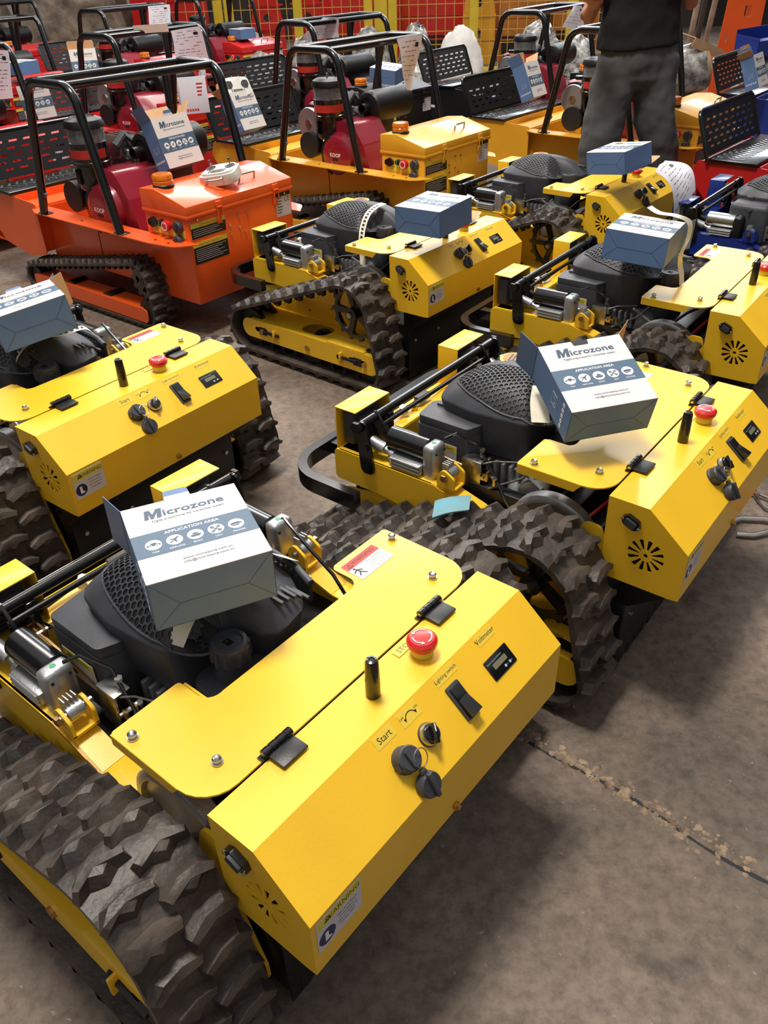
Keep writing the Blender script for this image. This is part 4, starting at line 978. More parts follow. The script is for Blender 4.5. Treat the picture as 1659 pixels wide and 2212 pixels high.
c = copy_tree(ck); c['label'] = 'black tracked carrier beyond the yellow ones, to the left of the person, grey roll frame'; place(c, 1.42, 6.73, .944)
cb = make_carrier('blue', 'blue tracked carrier at the upper right with an open carton on its guard', 15); place(cb, 3.36, 5.85, .90)

# ------------------------------------------------------------------ transmitter cartons
make_carton('open carton with white printed front lying on the engine of the foreground mower', (.009, .011, .416), (-.285, .987, .603), ('left', 'tab', 'open'))
make_carton('tilted carton on the engine of the mower with the teal sheet, blue flap out', (.309, -.012, .207), (.439, 1.525, .590), ('left', 'open', 'notch', 'inright'))
make_carton('carton cut by the left edge, lying on the engine of the left mower', (-.055, -.155, .521), (-.878, 1.983, .611), ('right', 'tab', 'open', 'inright'))
make_carton('closed carton on the engine of the central mower, beside the orange carrier', (.029, -.037, -.663), (.201, 2.849, .594), ('lid',))
make_carton('carton with torn tape on the engine of the mower cut by the right edge', (-.01, .055, -.533), (.790, 2.418, .616), ('right', 'open'))
make_carton('carton lying on the farthest yellow mower, in front of the person', (-.005, -.151, -.828), (1.016, 3.579, .600), ('lid', 'open'))
make_carton('open carton with cardboard flaps leaning behind the remote control on the orange carrier', (1.138, .485, .757), (-.835, 3.700, .690), ('back', 'left', 'tab', 'inright', 'open'))
make_carton('open carton holding a white remote control, leaning on the guard behind the orange carrier', (1.044, .544, .841), (-.700, 4.930, .610), ('lid', 'inleft', 'open'))
make_carton('open carton leaning on the slotted guard of the yellow carrier left of the person', (1.044, .544, .841), (.955, 5.475, .647), ('lid', 'inright', 'left', 'open'))
make_carton('closed carton lying on the black toolbox behind the middle yellow carrier', (.086, .085, -.428), (.118, 6.02, .650), ())
make_carton('open carton leaning on the blue carrier at the upper right', (1.10, .50, .80), (2.50, 5.95, .60), ('lid', 'inleft', 'left', 'open'))
make_carton('carton leaning on the raised guard of the red carrier at the right edge', (1.10, .50, .80), (2.235, 4.62, .66), ('inleft', 'left', 'open'))
make_carton('closed carton on the red toolbox by the yellow fence', (0, 0, -.75), (-1.27, 9.50, .64), ())
make_carton('open carton on the tread bed of the red carrier behind the orange one, upper left', (1.2, .2, .3), (-2.02, 6.60, .69), ('inleft', 'inright', 'lid', 'open'))
make_carton('closed carton on a red toolbox near the left edge of the back rows', (0, 0, -.5), (-2.62, 6.98, .655), ())
make_carton('open carton with brown flap beside the order sheets at the left edge', (1.35, .15, .35), (-2.06, 5.62, .60), ('inleft', 'open'))

# white accessory carton standing open behind the first roll frame
g = empty('accessory_carton', 'white carton with orange print standing behind the roll frame of the orange carrier', 'box')
b = MB(); b.box(-.075, .075, -.04, .04, -.09, .09, 'paper', .001); b.build('carton_body', g)
b = MB(); X = frame((0, -.0403, 0), (1, 0, 0), (0, 0, 1), (0, -1, 0))
for k in range(5): b.box(-.05 + k * .014, -.04 + k * .014, -.078, -.066, 0, .0005, 'label_r', 0, X)
for k in range(4): b.box(.02, .055 - k * .004, .05 - k * .018, .058 - k * .018, 0, .0005, 'label_r', 0, X)
b.build('printed_front', g); g.location = (-.98, 5.02, .69); g.rotation_euler = (-.15, 0, .35)

# remote control on the orange toolbox
def make_remote(label):
    r = empty('remote_control', label, 'remote control')
    b = MB(); out = rpoly([(-.085, -.045, .02), (-.070, .050, .02), (-.02, .056, .01), (.02, .056, .01), (.070, .050, .02), (.085, -.045, .02), (.04, -.060, .015), (-.04, -.060, .015)], 4)
    b.prism(out, -.010, .030, 'ivory', I4, .006); b.prism([(p[0] * .86, p[1] * .86) for p in out], .030, .038, 'ivory', I4, .003); b.build('housing', r)
    for sx in (-1, 1):
        X = T(sx * .045, .012, .038); b = MB(); b.lathe([(.021, .0), (.021, .002), (.018, .002), (.012, -.004), (.0001, -.004)], 'plastic', X, 24); b.cyl(tuple(X @ Vector((0, 0, -.003))), tuple(X @ Vector((.002, .003, .026))), .0028, 'steel', 8); b.lathe([(.0045, .024), (.0055, .032), (.0001, .033)], 'plastic', X @ T(.002, .002, 0), 12); b.build('control_stick', r)
    b = MB(); b.box(-.026, .026, -.040, -.012, .037, .0395, 'plastic', .001); b.sheet(rrect(.038, .018), [], .001, 'lcd', T(0, -.026, .0397)); b.build('display', r)
    b = MB()
    for sx in (-1, 1):
        for k in range(3): b.box(sx * .034 - .003, sx * .034 + .003, -.040 + k * .010, -.034 + k * .010, .037, .0405, 'boxs', .001)
    for k in range(4): b.cyl((-.06 + k * .04, .048, .03), (-.06 + k * .04, .053, .046), .002, 'steel', 6)
    b.build('buttons', r)
    MB().tube([(-.038, -.056, .02), (-.038, -.075, .022), (-.030, -.082, .022), (.030, -.082, .022), (.038, -.075, .022), (.038, -.056, .02)], .004, 'steel', 8).build('carry_handle', r)
    return r
rc = make_remote('white remote control lying on the lid of the orange toolbox')
def local(pose, x, y): c, s = math.cos(pose[2]), math.sin(pose[2]); return (pose[0] + c * x - s * y, pose[1] + s * x + c * y)
GP = (-.894, 3.784, .882); HP = (.088, 4.741, .881)
x, y = local(GP, -.005, -.36); rc.location = (x, y, .580)
for ch in co.children:
    if ch.name.startswith('drive_pulley'): ch.location = (.05, -.05, 0); rc.rotation_euler = (.2, -.16, -.35)
rc2 = copy_tree(rc); rc2['label'] = 'white remote control standing in the open carton behind the orange carrier'; rc2.location = (-.735, 4.985, .715); rc2.rotation_euler = (1.05, .0, .45)

# ------------------------------------------------------------------ papers, tapes, foam
def ruled(n, seed):
    rr = random.Random(seed); m = []
    for k in range(n):
        v = .08 + .8 * k / n; a = rr.uniform(.06, .2)
        while a < .82:
            w_ = rr.uniform(.04, .2); m.append((a, min(.92, a + w_), v, v + .010, 'black_ink')) if rr.random() < .75 else None; a += w_ + .05
    m.append((.72, .86, .12, .2, 'black_ink')); return m
def quad(p00, p10, p01, p11, bow, tw=0):
    p00, p10, p01, p11 = map(Vector, (p00, p10, p01, p11))
    def f(u, v):
        p = p00.lerp(p10, u).lerp(p01.lerp(p11, u), v); return tuple(p + Vector((0, -1, .2)) * bow * math.sin(math.pi * (u * .8 + v * .5 + tw)) + Vector((.3, 0, 0)) * bow * math.sin(6 * v + tw))
    return f
draped('order_sheet', 12, 14, quad((.139, 4.80, .945), (.272, 4.82, .965), (.195, 4.86, .705), (.222, 4.84, .705), .02, .3), 'paper', 'twisted white order sheet hanging from the roll frame of the middle yellow carrier', 'paper', marks=ruled(9, 1))
draped('order_sheet', 12, 14, quad((-1.235, 5.92, .935), (-1.052, 5.92, .955), (-1.215, 5.90, .74), (-1.015, 5.93, .75), .012, .1), 'paper', 'handwritten order sheet taped to the roll frame behind the orange carrier', 'paper', marks=ruled(10, 2))
draped('order_sheet', 10, 12, quad((-1.884, 8.25, .955), (-1.698, 8.25, .965), (-1.889, 8.22, .80), (-1.705, 8.22, .81), .008, .2), 'paper', 'order sheet taped to the roll frame in front of the tarpaulin', 'paper', marks=ruled(8, 3))
draped('order_sheet', 10, 12, quad((-.30, 6.30, .955), (-.20, 6.30, .955), (-.47, 6.25, .83), (-.20, 6.33, .84), .015, .4), 'paper', 'small order sheet tied to the roll frame of the black carrier', 'paper', marks=ruled(7, 4))
draped('order_sheet', 10, 12, quad((-2.03, 4.93, .95), (-1.905, 4.95, .94), (-2.06, 4.93, .71), (-1.94, 4.95, .715), .01, .5), 'paper', 'order sheet hanging at the left edge beside the orange carrier', 'paper', marks=ruled(10, 5))
draped('order_sheet', 10, 12, quad((-2.62, 5.80, .90), (-2.32, 5.80, .90), (-2.62, 5.78, .72), (-2.28, 5.80, .74), .01, .1), 'paper', 'striped sheet lying upright behind the sheet at the left edge', 'paper', marks=[(.05, .95, .1 + .07 * k, .115 + .07 * k, 'black_ink') for k in range(11)])
draped('order_sheet', 10, 12, quad((1.43, 6.66, .955), (1.49, 6.66, .955), (1.36, 6.63, .83), (1.54, 6.67, .80), .012, .2), 'paper', 'order sheet tied to the grey roll frame left of the person', 'paper', marks=ruled(6, 6))
def fpaper(u, v):
    p = Vector((1.150, 3.50, .560)).lerp(Vector((1.235, 3.66, .575)), u); q = Vector((1.235, 3.44, .345)).lerp(Vector((1.335, 3.52, .475)), u)
    r_ = p.lerp(q, v); return tuple(r_ + Vector((.02, -.03, .035)) * math.sin(math.pi * v) + Vector((0, 0, .008)) * math.sin(5 * u + 4 * v))
draped('order_sheet', 14, 14, fpaper, 'paper', 'handwritten white sheet draped over the panel of the farthest yellow mower', 'paper', marks=ruled(9, 7))
def ribbon(name, pts, wv, m, label, marks=None, n=None):
    P = [Vector(p) for p in pts]; wv = Vector(wv)
    def f(u, v):
        t = u * (len(P) - 1); i = min(int(t), len(P) - 2); t -= i
        p0, p1, p2, p3 = P[max(0, i - 1)], P[i], P[i + 1], P[min(len(P) - 1, i + 2)]
        c = .5 * ((2 * p1) + (p2 - p0) * t + (2 * p0 - 5 * p1 + 4 * p2 - p3) * t * t + (3 * p1 - p0 - 3 * p2 + p3) * t ** 3)
        return tuple(c + wv * (v - .5))
    return draped(name, n or (len(P) * 5), 2, f, m, label, 'tape', thick=.0005, marks=marks)
def W(pose, pts): return [(*local(pose, p[0], p[1]), p[2]) for p in pts]
DP, BP, CPp, AP, EP = (.240, 3.032, .869), (-.650, 1.891, .904), (.622, 1.533, .898), (-.038, .851, .871), (1.127, 2.454, .925)
def wd(pose, x, y): c, s = math.cos(pose[2]), math.sin(pose[2]); return (c * x - s * y, s * x + c * y, 0)
wr_ = [(.12 + .05 * k, .15 + .05 * k, .3, .7, 'black_ink') for k in range(14)]
ribbon('tape_strip', W(DP, [(-.02, .25, .552), (-.07, .25, .549), (-.12, .245, .535), (-.155, .24, .50), (-.185, .225, .46), (-.195, .215, .41), (-.205, .205, .375)]), wd(DP, .004, .030), 'tape', 'long cream tape strip with handwriting over the engine of the central mower', wr_)
ribbon('tape_strip', W(BP, [(-.125, .285, .48), (-.10, .262, .525), (-.06, .235, .548), (-.01, .205, .548), (.05, .20, .545), (.085, .21, .51)]), wd(BP, .01, .030), 'tape', 'cream tape strip with handwriting over the engine of the left mower', wr_)
ribbon('tape_strip', W(CPp, [(-.165, .225, .500), (-.13, .250, .527), (-.09, .268, .545)]), wd(CPp, .02, -.034), 'tape', 'short cream tape piece on the grille under the tilted carton')
ribbon('tape_strip', W(AP, [(.075, .262, .528), (.10, .262, .505), (.118, .262, .49)]), wd(AP, -.005, .034), 'tape', 'small cream tape piece on the engine right of the foreground carton')
ribbon('tape_strip', W(AP, [(-.140, .262, .485), (-.115, .262, .515), (-.09, .262, .535)]), wd(AP, .01, -.036), 'tape', 'small cream tape piece under the near corner of the foreground carton')
ribbon('tape_strip', W(EP, [(-.07, .30, .668), (-.12, .25, .668), (-.15, .19, .675), (-.125, .155, .655), (-.125, .150, .61), (-.15, .155, .57), (-.125, .16, .53), (-.125, .150, .50), (-.14, .14, .475)]), (.016, .008, .004), 'tape', 'torn curling tape hanging from the carton on the mower cut by the right edge')
ribbon('tape_strip', [(-1.245, 5.905, .955), (-1.35, 5.88, .953), (-1.45, 5.86, .951)], (0, -.01, .045), 'tape', 'cream label tape stuck along the roll frame behind the orange carrier')
def teal(u, v):
    p = Vector((-.354, .369, .345)).lerp(Vector((-.303, .308, .358)), u); q = Vector((-.414, .335, .348)).lerp(Vector((-.358, .278, .362)), u)
    r_ = p.lerp(q, v); x, y = local(CPp, r_.x, r_.y); return (x, y, r_.z + .003 * math.sin(4 * u))
o = draped('foam_sheet', 8, 8, teal, 'teal', 'teal foam rectangle lying on the rubber track of the right middle mower', 'foam sheet', thick=.003)

# ------------------------------------------------------------------ tools on the floor
for (ox, oy, an, hc, l) in ((1.005, 1.80, .06, 'redp', 'steel pincers with red grips on the floor at the right edge'), (1.10, 1.905, 1.9, 'black_ink', 'small pliers with black and red grips behind the steel pincers')):
    t_ = empty('pliers', l, 'pliers'); b = MB(); sc = 1 if hc == 'redp' else .55
    for s_ in (-1, 1):
        b.tube([(-.05 * sc, s_ * .028 * sc, .010), (-.01, s_ * .040 * sc, .012), (.05 * sc, s_ * .028 * sc, .013), (.09 * sc, s_ * .006, .013)], .0075 * sc, 'steel', 10)
    b.cyl((.09 * sc, 0, .004), (.09 * sc, 0, .022), .013 * sc, 'steel', 14); b.build('jaws', t_)
    for s_ in (-1, 1): MB().tube([(.085 * sc, -s_ * .006, .013), (.12 * sc, s_ * .016 * sc, .013), (.20 * sc, s_ * .035 * sc, .012), (.26 * sc, s_ * .030 * sc, .012)], .0085 * sc, 'redp' if (hc == 'redp' or s_ > 0) else hc, 10).build('grip', t_)
    place(t_, ox, oy, an)

# ------------------------------------------------------------------ person
def person():
    r = empty('person', 'standing person in a black T-shirt and charcoal trousers, head above the picture', 'person')
    def ring(c, rx, ry, n=20, tilt=0): return [(c[0] + rx * math.cos(2 * math.pi * k / n), c[1] + ry * math.sin(2 * math.pi * k / n), c[2] + tilt * math.cos(2 * math.pi * k / n)) for k in range(n)]
    def limb(b, pts, m, n=14):
        P = [Vector(p[:3]) for p in pts]; rings = []
        for i, p in enumerate(P):
            t = (P[min(i + 1, len(P) - 1)] - P[max(i - 1, 0)]).normalized(); u = t.cross(Vector((.1, 1, .05))).normalized(); w = t.cross(u)
            rr = pts[i][3]; rings.append([tuple(p + u * rr * math.cos(2 * math.pi * k / n) + w * rr * math.sin(2 * math.pi * k / n)) for k in range(n)])
        b.loft(rings, m)
    def finish(b, name, parent, vox, disp=0.0, it=3):
        o = b.build(name, parent, smooth=3)
        m = o.modifiers.new('skin', 'REMESH'); m.mode = 'VOXEL'; m.voxel_size = vox; m.use_smooth_shade = True
        if disp:
            tx = bpy.data.textures.new('folds', 'CLOUDS'); tx.noise_scale = .12; d = o.modifiers.new('folds', 'DISPLACE'); d.texture = tx; d.strength = disp; d.mid_level = .5
        s_ = o.modifiers.new('smooth', 'SMOOTH'); s_.factor = .5; s_.iterations = it
        return o
    b = MB()   # body: one continuous surface
    b.loft([ring((0, 0, z), rx, ry) for z, rx, ry in ((.74, .10, .08), (.80, .155, .10), (.90, .15, .095), (1.0, .135, .09), (1.10, .15, .10), (1.22, .17, .105), (1.29, .165, .09), (1.335, .10, .065), (1.36, .05, .05), (1.42, .045, .05))], 'skin')
    for sx in (-1, 1):
        fx = -.155 if sx < 0 else .215
        limb(b, [(sx * .08, 0, .80, .085), (sx * .095 + (.02 if sx > 0 else -.02), 0, .62, .078), (fx * .85, 0, .42, .055), (fx * .93, .01, .28, .052), (fx, .02, .08, .036), (fx, .0, .04, .038)], 'skin')
        limb(b, [(fx, .045, .03, .03), (fx, 0, .035, .036), (fx + sx * .01, -.09, .025, .034), (fx + sx * .015, -.15, .018, .02)], 'skin')
    hand_at = {-1: (-.300, -.17, 1.115), 1: (.10, -.27, 1.34)}
    for sx in (-1, 1):
        h = Vector(hand_at[sx]); sh = Vector((sx * .165, 0, 1.27)); el = Vector((.225, -.03, 1.08)) if sx > 0 else Vector((-.27, .0, 1.03))
        w_ = h - (h - el).normalized() * .06
        limb(b, [(*sh, .052), (*sh.lerp(el, .5), .043), (*el, .036), (*el.lerp(w_, .5), .033), (*w_, .024), (*h, .030)], 'skin')
        d = (h - el).normalized(); side = d.cross(Vector((0, 0, 1))).normalized(); up = side.cross(d)
        limb(b, [(*(h - d * .03), .028), (*(h + d * .02), .036), (*(h + d * .055), .034)], 'skin')
        for k, ln in enumerate((.068, .078, .072, .056)):
            o_ = h + d * .05 + side * (k - 1.5) * .019; p1 = o_ + d * ln * .45; p2 = p1 + d * ln * .25 - up * ln * .25; p3 = p2 + d * ln * .05 - up * ln * .3
            limb(b, [(*(o_ - d * .02), .0105), (*o_, .010), (*p1, .0095), (*p2, .009), (*p3, .0075)], 'skin', 8)
        t0 = h - side * sx * .028; limb(b, [(*t0, .014), (*(t0 + d * .03 - side * sx * .018), .0115), (*(t0 + d * .06 - side * sx * .014 - up * .012), .0095)], 'skin', 8)
    b.loft([ring((0, y, z), rx, ry) for y, z, rx, ry in ((-.015, 1.40, .045, .045), (-.03, 1.415, .05, .07), (-.02, 1.45, .066, .085), (-.01, 1.49, .073, .092), (0, 1.53, .075, .095), (.0, 1.575, .066, .085), (.0, 1.605, .04, .05), (0, 1.613, .01, .01))], 'skin')
    b.loft([[(-.009, -.098, 1.505), (.009, -.098, 1.505), (.006, -.095, 1.52), (-.006, -.095, 1.52)], [(-.016, -.085, 1.468), (.016, -.085, 1.468), (.012, -.122, 1.472), (-.012, -.122, 1.472)]], 'skin')
    for sx in (-1, 1): limb(b, [(sx * .073, .008, 1.475, .010), (sx * .082, .012, 1.495, .014), (sx * .083, .014, 1.515, .012)], 'skin', 8)
    b.loft([[(x, y, 1.440 + dz) for x, y in ((-.024, -.090), (0, -.104), (.024, -.090), (0, -.080))] for dz in (-.006, .006)], 'skin')
    body = finish(b, 'body', r, .0085, 0, 2)
    b = MB()
    for sx in (-1, 1): b.lathe([(.0001, -.008), (.009, -.004), (.011, 0), (.009, .004), (.0001, .008)], 'white', T(sx * .029, -.086, 1.497) @ RX(1.57), 12); b.lathe([(.0001, 0), (.0045, 0), (.004, .002), (.0001, .0025)], 'black_ink', T(sx * .029, -.0945, 1.497) @ RX(1.57), 10)
    b.build('eyes', r)
    b = MB(); b.loft([ring((0, y, z), rx, ry) for y, z, rx, ry in ((.03, 1.46, .070, .070), (.022, 1.50, .080, .085), (.015, 1.545, .083, .098), (.006, 1.59, .076, .092), (.004, 1.622, .046, .056), (.004, 1.632, .01, .01))], 'hair'); finish(b, 'hair', r, .008, .01, 1)
    # trousers
    b = MB(); b.loft([ring((.01, 0, z), rx, ry) for z, rx, ry in ((.72, .10, .085), (.77, .185, .115), (.84, .195, .122), (.90, .19, .12), (.955, .175, .115))], 'trousers', cap0=True)
    for sx in (-1, 1):
        fx = -.155 if sx < 0 else .225
        limb(b, [(sx * .095 + .01, 0, .86, .105), (sx * .105 + .01, 0, .74, .110), (sx * .115 + (.02 if sx > 0 else -.01), -.005, .60, .104), (fx * .88, -.005, .44, .096), (fx * .93, .0, .28, .088), (fx, .01, .12, .080), (fx, .01, .055, .082)], 'trousers', 18)
    finish(b, 'trousers', r, .011, .035, 3)
    b = MB(); b.box(-.012, .012, -.128, -.120, .80, .90, 'trousers', .004); b.build('fly', r) if False else None
    # shirt
    b = MB(); b.loft([ring((.0, 0, z), rx, ry, tilt=t) for z, rx, ry, t in ((.905, .208, .135, .012), (.96, .200, .132, 0), (1.06, .188, .125, 0), (1.16, .190, .125, 0), (1.26, .188, .112, 0), (1.315, .150, .085, 0), (1.345, .072, .062, 0))], 'tee')
    for sx in (-1, 1):
        el = Vector((.225, -.03, 1.08)) if sx > 0 else Vector((-.27, .0, 1.03)); sh = Vector((sx * .150, 0, 1.275)); limb(b, [(*sh, .066), (*sh.lerp(el, .35), .068), (*sh.lerp(el, .68), .064)], 'tee')
    finish(b, 't_shirt', r, .011, .03, 3)
    for sx in (-1, 1):
        fx = -.155 if sx < 0 else .225
        b = MB(); limb(b, [(fx, .065, .045, .036), (fx, 0, .052, .044), (fx + sx * .01, -.10, .036, .040), (fx + sx * .016, -.165, .026, .024)], 'shoe'); b.box(fx - .042, fx + .048, -.185, .09, .0, .018, 'rubberd', .008); b.build('shoe', r)
    return r
p = person(); p.location = (1.30, 4.52, 0); p.rotation_euler = (0, 0, .12)

# ------------------------------------------------------------------ back of the hall
def fence_run(x0, x1, y, posts, label):
    r = empty('wire_fence', label, 'fence')
    for px, w in posts:
        MB().box(px - w / 2, px + w / 2, y - .03, y + .03, 0, 2.0, 'fence', .004).build('fence_post', r)
    b = MB(); 
    k = x0
    while k < x1: b.box(k - .0035, k + .0035, y - .0035, y + .0035, .08, 1.95, 'wire'); k += .105
    z = .08
    while z < 1.97: b.box(x0, x1, y - .006, y + .001, z - .0035, z + .0035, 'wire'); z += .135
    b.build('wire_mesh', r)
    b = MB(); b.box(x0, x1, y - .015, y + .015, 1.94, 1.98, 'fence'); b.box(x0, x1, y - .015, y + .015, .06, .10, 'fence'); b.build('fence_rail', r)
fence_run(-2.3, .02, 11.0, [(-1.72, .10), (-1.60, .10), (-.81, .10), (.0, .10)], 'yellow wire fence panel left of the wide yellow gate post')
fence_run(.26, 2.75, 11.0, [(.28, .10), (1.22, .10), (2.36, .12)], 'yellow wire fence panel right of the wide yellow gate post')
gp_ = MB(); gp_.box(.07, .22, 10.97, 11.09, 0, 2.2, 'fence', .006); gp_.box(.10, .19, 10.955, 10.975, .9, 1.2, 'fence', .004); tag(gp_.build('gate_post'), 'wide yellow gate post between two fence panels', 'post')

crumple('tarpaulin', (-4.1, 11.9, 0), (1.1, .7, 1.9), 'tarp', 'heap of goods under a crumpled grey-brown tarpaulin in the upper left corner', 'tarpaulin', 2, .085, 2.6, 6, streak=True)
for k, (x, y, s_, l) in enumerate(((-.98, 8.75, (.26, .22, .40), 'clear wrapped bundle in front of the fence, behind the red toolbox'), (-.42, 9.2, (.30, .25, .36), 'clear wrapped bundle behind the black carrier, beside the fence'), (.45, 9.1, (.24, .2, .34), 'clear wrapped bundle right of the wide gate post'), (-1.25, 10.45, (.22, .2, .42), 'wrapped engine bundle at the foot of the fence panel'), (.0, 10.4, (.22, .16, .44), 'low clear wrapped bundle at the foot of the wide gate post'), (.52, 10.5, (.18, .16, .46), 'clear wrapped bundle standing against the fence left of the white sack'), (-.70, 10.2, (.2, .18, .40), 'clear wrapped bundle in front of the fence post, behind the black carrier'), (1.62, 9.0, (.24, .22, .52), 'tall clear wrapped engine behind the grey roll frame'), (1.75, 7.95, (.22, .22, .50), 'clear wrapped bundle just left of the person'), (3.22, 7.42, (.26, .20, .40), 'clear wrapped pile under the blue tray'), (3.98, 7.5, (.28, .25, .46), 'clear wrapped pile at the right edge'), (2.45, 7.9, (.16, .16, .85), 'tall wrapped roll beside the steel posts'))):
    crumple('wrapped_bundle', (x, y, 0), s_, 'wrap', l, 'wrapped bundle', k + 4, .12, 3.2, 4, group=None)
crumple('white_sack', (.96, 9.9, 0), (.24, .2, .46), 'palew', 'tied white sack standing at the fence above the slotted guard', 'sack', 21, .10, 2.2, 4)
# wrapped roll behind the person
t_ = empty('wrapped_roll', 'round roll in brown paper and clear wrap behind the person, right side', 'roll')
b = MB(); b.lathe([(.02, -.16), (.155, -.16), (.165, -.14), (.165, .14), (.155, .16), (.02, .16)], 'card', RY(1.35), 36); b.build('paper_roll', t_)
b = MB(); b.lathe([(.169, -.13), (.172, -.05), (.170, .05), (.171, .13)], 'wrap', RY(1.35), 36); b.build('clear_wrap', t_); t_.location = (2.32, 6.80, .512)
b = MB(); b.box(-.2, .2, -.2, .2, 0, .335, 'card', .004); o = tag(b.build('storage_carton'), 'brown carton carrying the wrapped roll behind the person', 'box'); o.location = (2.32, 6.82, 0)
b = MB(); b.box(-.14, .14, -.10, .10, 0, .004, 'card', 0); b.box(-.14, .14, -.004, .0, -.06, .0, 'card', 0, T(0, -.10, .004)); o = tag(b.build('cardboard_sheet'), 'bent brown cardboard sheet on top of the wrapped roll', 'cardboard'); o.location = (2.42, 6.78, .70); o.rotation_euler = (.1, .35, .3)
for k, (x, tl) in enumerate(((3.06, .06), (3.17, .05), (3.28, .08), (2.98, .03))):
    b = MB(); b.box(-.022, .022, -.022, .022, 0, 2.4, 'darkwall' if k % 2 else 'tarp', .003); o = tag(b.build('steel_post'), ('rusty steel post leaning nearest the orange body', 'dark steel post, second from the left in the leaning row', 'rusty steel post farthest right in the leaning row', 'dark steel post at the left end of the leaning row')[k], 'post', 'steel posts leaning behind the person'); o.location = (x, 9.0 + .1 * k, 0); o.rotation_euler = (0, tl, 0)
# upright orange body
t_ = empty('steel_housing', 'tall orange steel housing standing on end at the upper right corner', 'housing')
b = MB(); b.sheet(rpoly([(-.20, 0), (.16, 0), (.16, 1.3), (-.13, 1.3)], 1), [rrect(.055, .08, .008, .03, .80), rrect(.012, .09, 0, -.03, .92), rrect(.012, .09, 0, .09, .92), rrect(.012, .06, 0, -.11, .60), rrect(.05, .014, 0, -.015, .97), rrect(.05, .014, 0, .105, .97)], .008, 'orange', frame((0, 0, 0), (1, 0, 0), (0, 0, 1), (0, -1, 0)))
b.box(.156, .162, 0, .42, 0, 1.3, 'orange'); b.box(-.2, .16, .0, .42, 1.28, 1.3, 'orange'); b.box(-.205, -.196, 0, .42, 0, .5, 'orange'); b.build('folded_body', t_)
b = MB(); b.box(-.24, .34, -.03, .44, 1.02, 1.05, 'orange', .004); b.build('top_flange', t_); place(t_, 3.17, 8.0, -.05)
t_ = empty('steel_housing', 'orange steel housing behind the first one, at the right edge', 'housing')
b = MB(); b.box(-.2, .25, -.2, .2, 0, 1.0, 'orange', .006); b.box(-.1, .0, -.206, -.2, .55, .75, 'blackm'); b.build('folded_body', t_); place(t_, 3.78, 8.2, -.1)
# blue tray
t_ = empty('steel_tray', 'blue open steel tray lying on the wrapped pile at the right', 'tray')
b = MB()
b.box(-.22, .22, -.15, .15, 0, .006, 'blue'); b.box(-.22, .22, -.15, -.145, 0, .11, 'blue'); b.box(-.22, .22, .145, .15, 0, .16, 'blue'); b.box(-.22, -.215, -.15, .15, 0, .13, 'blue'); b.box(.215, .22, -.15, .15, 0, .13, 'blue'); b.box(-.22, .22, -.15, -.06, .108, .113, 'blue')
b.build('tray_body', t_); t_.location = (3.22, 7.46, .555); t_.rotation_euler = (.05, -.08, .25)
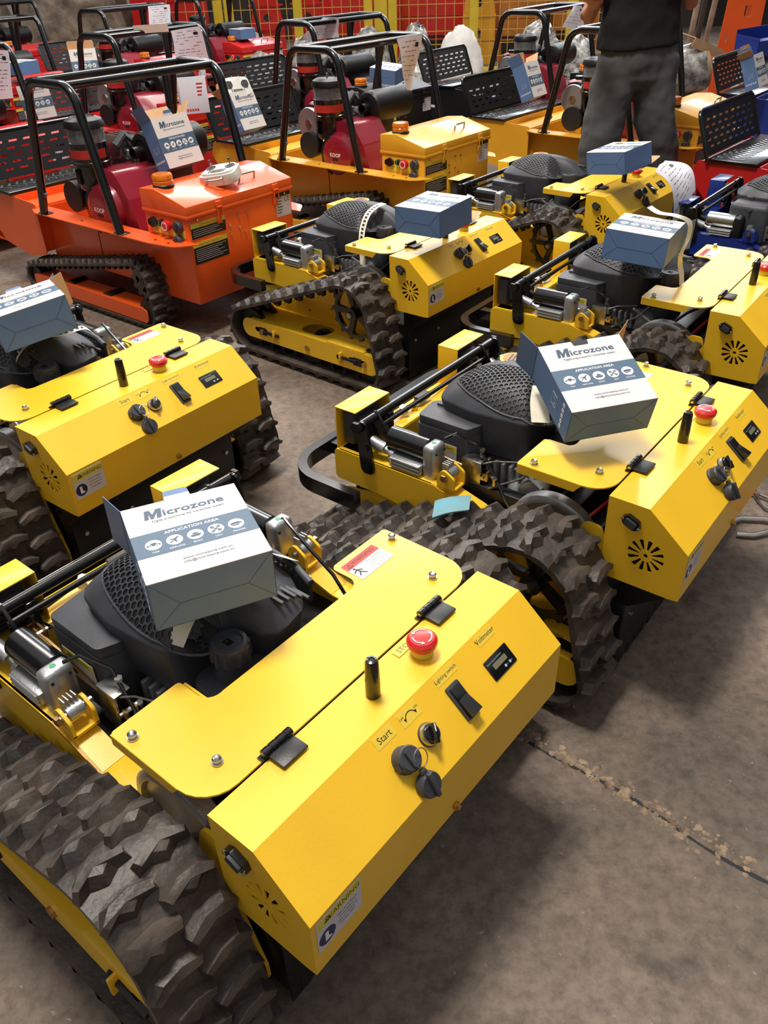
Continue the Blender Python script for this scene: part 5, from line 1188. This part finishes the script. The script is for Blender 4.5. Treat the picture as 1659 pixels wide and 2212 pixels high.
# red and amber machine bodies behind the fence
def hull(label, x, y, w, h, d, m, kind=0, rz=0.0):
    t = empty('machine_body', label, 'machine body')
    b = MB()
    if kind == 0:
        b.prism(rpoly([(-d, 0, .03), (d, 0, .03), (d, h * .7, .08), (d * .3, h, .08), (-d, h, .05)], 4), -w / 2, w / 2, m, YZ, .01)
    elif kind == 1:
        pl = rpoly([(-w / 2, 0), (w / 2, 0), (w / 2, h * .5, .05), (w * .25, h, .12), (-w * .35, h * .9, .15), (-w / 2, h * .45, .1)], 5); b.sheet(pl, [circ(.045, 16, 0, h * .62), rrect(.10, .16, .04, -.02, h * .3)], .05, m, frame((0, 0, 0), (1, 0, 0), (0, 0, 1), (0, -1, 0)))
    else:
        b.box(-w / 2, w / 2, -d, d, 0, h, m, .01); b.box(-w / 2 + .04, w / 2 - .04, -d - .005, -d, h * .1, h * .3, 'blackm')
    b.build('steel_shell', t)
    b = MB()
    for k in range(3): b.box(-w / 2, w / 2, -d - .012, -d - .002, h * (.25 + .25 * k), h * (.25 + .25 * k) + .02, m)
    b.build('stiffening_rib', t); place(t, x, y, rz)
hull('red machine body standing between the tarpaulin heap and the fence', -2.42, 11.75, .85, 1.1, .2, 'red', 0)
hull('rounded red side plate upright behind the fence, left one', -1.25, 11.8, .42, 1.0, .06, 'red', 1)
hull('rounded red side plate upright behind the fence, right one', -.75, 11.9, .42, 1.0, .06, 'red', 1)
hull('wide red machine body behind the fence, left of the gate post', -.10, 12.6, 1.0, 1.2, .3, 'red', 2)
hull('wide red machine body behind the fence, right of the gate post', .85, 12.7, .9, 1.1, .3, 'red', 2)
hull('amber slanted steel plate behind the right fence panel', 1.42, 12.2, .42, 1.1, .05, 'yellow_dk', 1)
hull('brown steel box behind the right fence panel', 2.0, 12.6, .6, 1.0, .3, 'brownp', 2)
hull('brown steel box behind the second post of the right fence panel', 2.75, 12.8, .6, 1.1, .3, 'brownp', 2)
hull('amber steel box beyond the person', 3.6, 12.6, .7, .9, .3, 'yellow_dk', 2)
t_ = empty('cross_shelf', 'dark pallet rack beyond the red bodies', 'rack'); b = MB()
for x in (-1, 0, 1): b.box(x * 1.6 - .04, x * 1.6 + .04, -.3, .3, 0, 2.6, 'darkwall')
for z in (.5, 1.2, 1.9): b.box(-1.7, 1.7, -.3, .3, z, z + .06, 'darkwall')
b.build('rack_frame', t_); t_.location = (.2, 14.5, 0)
GROUPS = {'tracked_mower': 'tracked mowers parked in rows', 'tracked_carrier': 'tracked carriers in the back rows', 'transmitter_carton': 'transmitter cartons on the machines',
          'order_sheet': 'order sheets on the machines', 'tape_strip': 'tape strips on engines and cartons', 'wrapped_bundle': 'clear wrapped bundles in front of the fence',
          'machine_body': 'machine bodies behind the fence', 'wire_fence': 'yellow wire fence panels', 'remote_control': 'white remote controls', 'pliers': 'tools on the floor at the right edge', 'steel_housing': 'orange steel housings at the right edge'}
for o in SC.objects:
    k = o.name.split('.')[0]
    if o.parent is None and k in GROUPS: o['group'] = GROUPS[k]
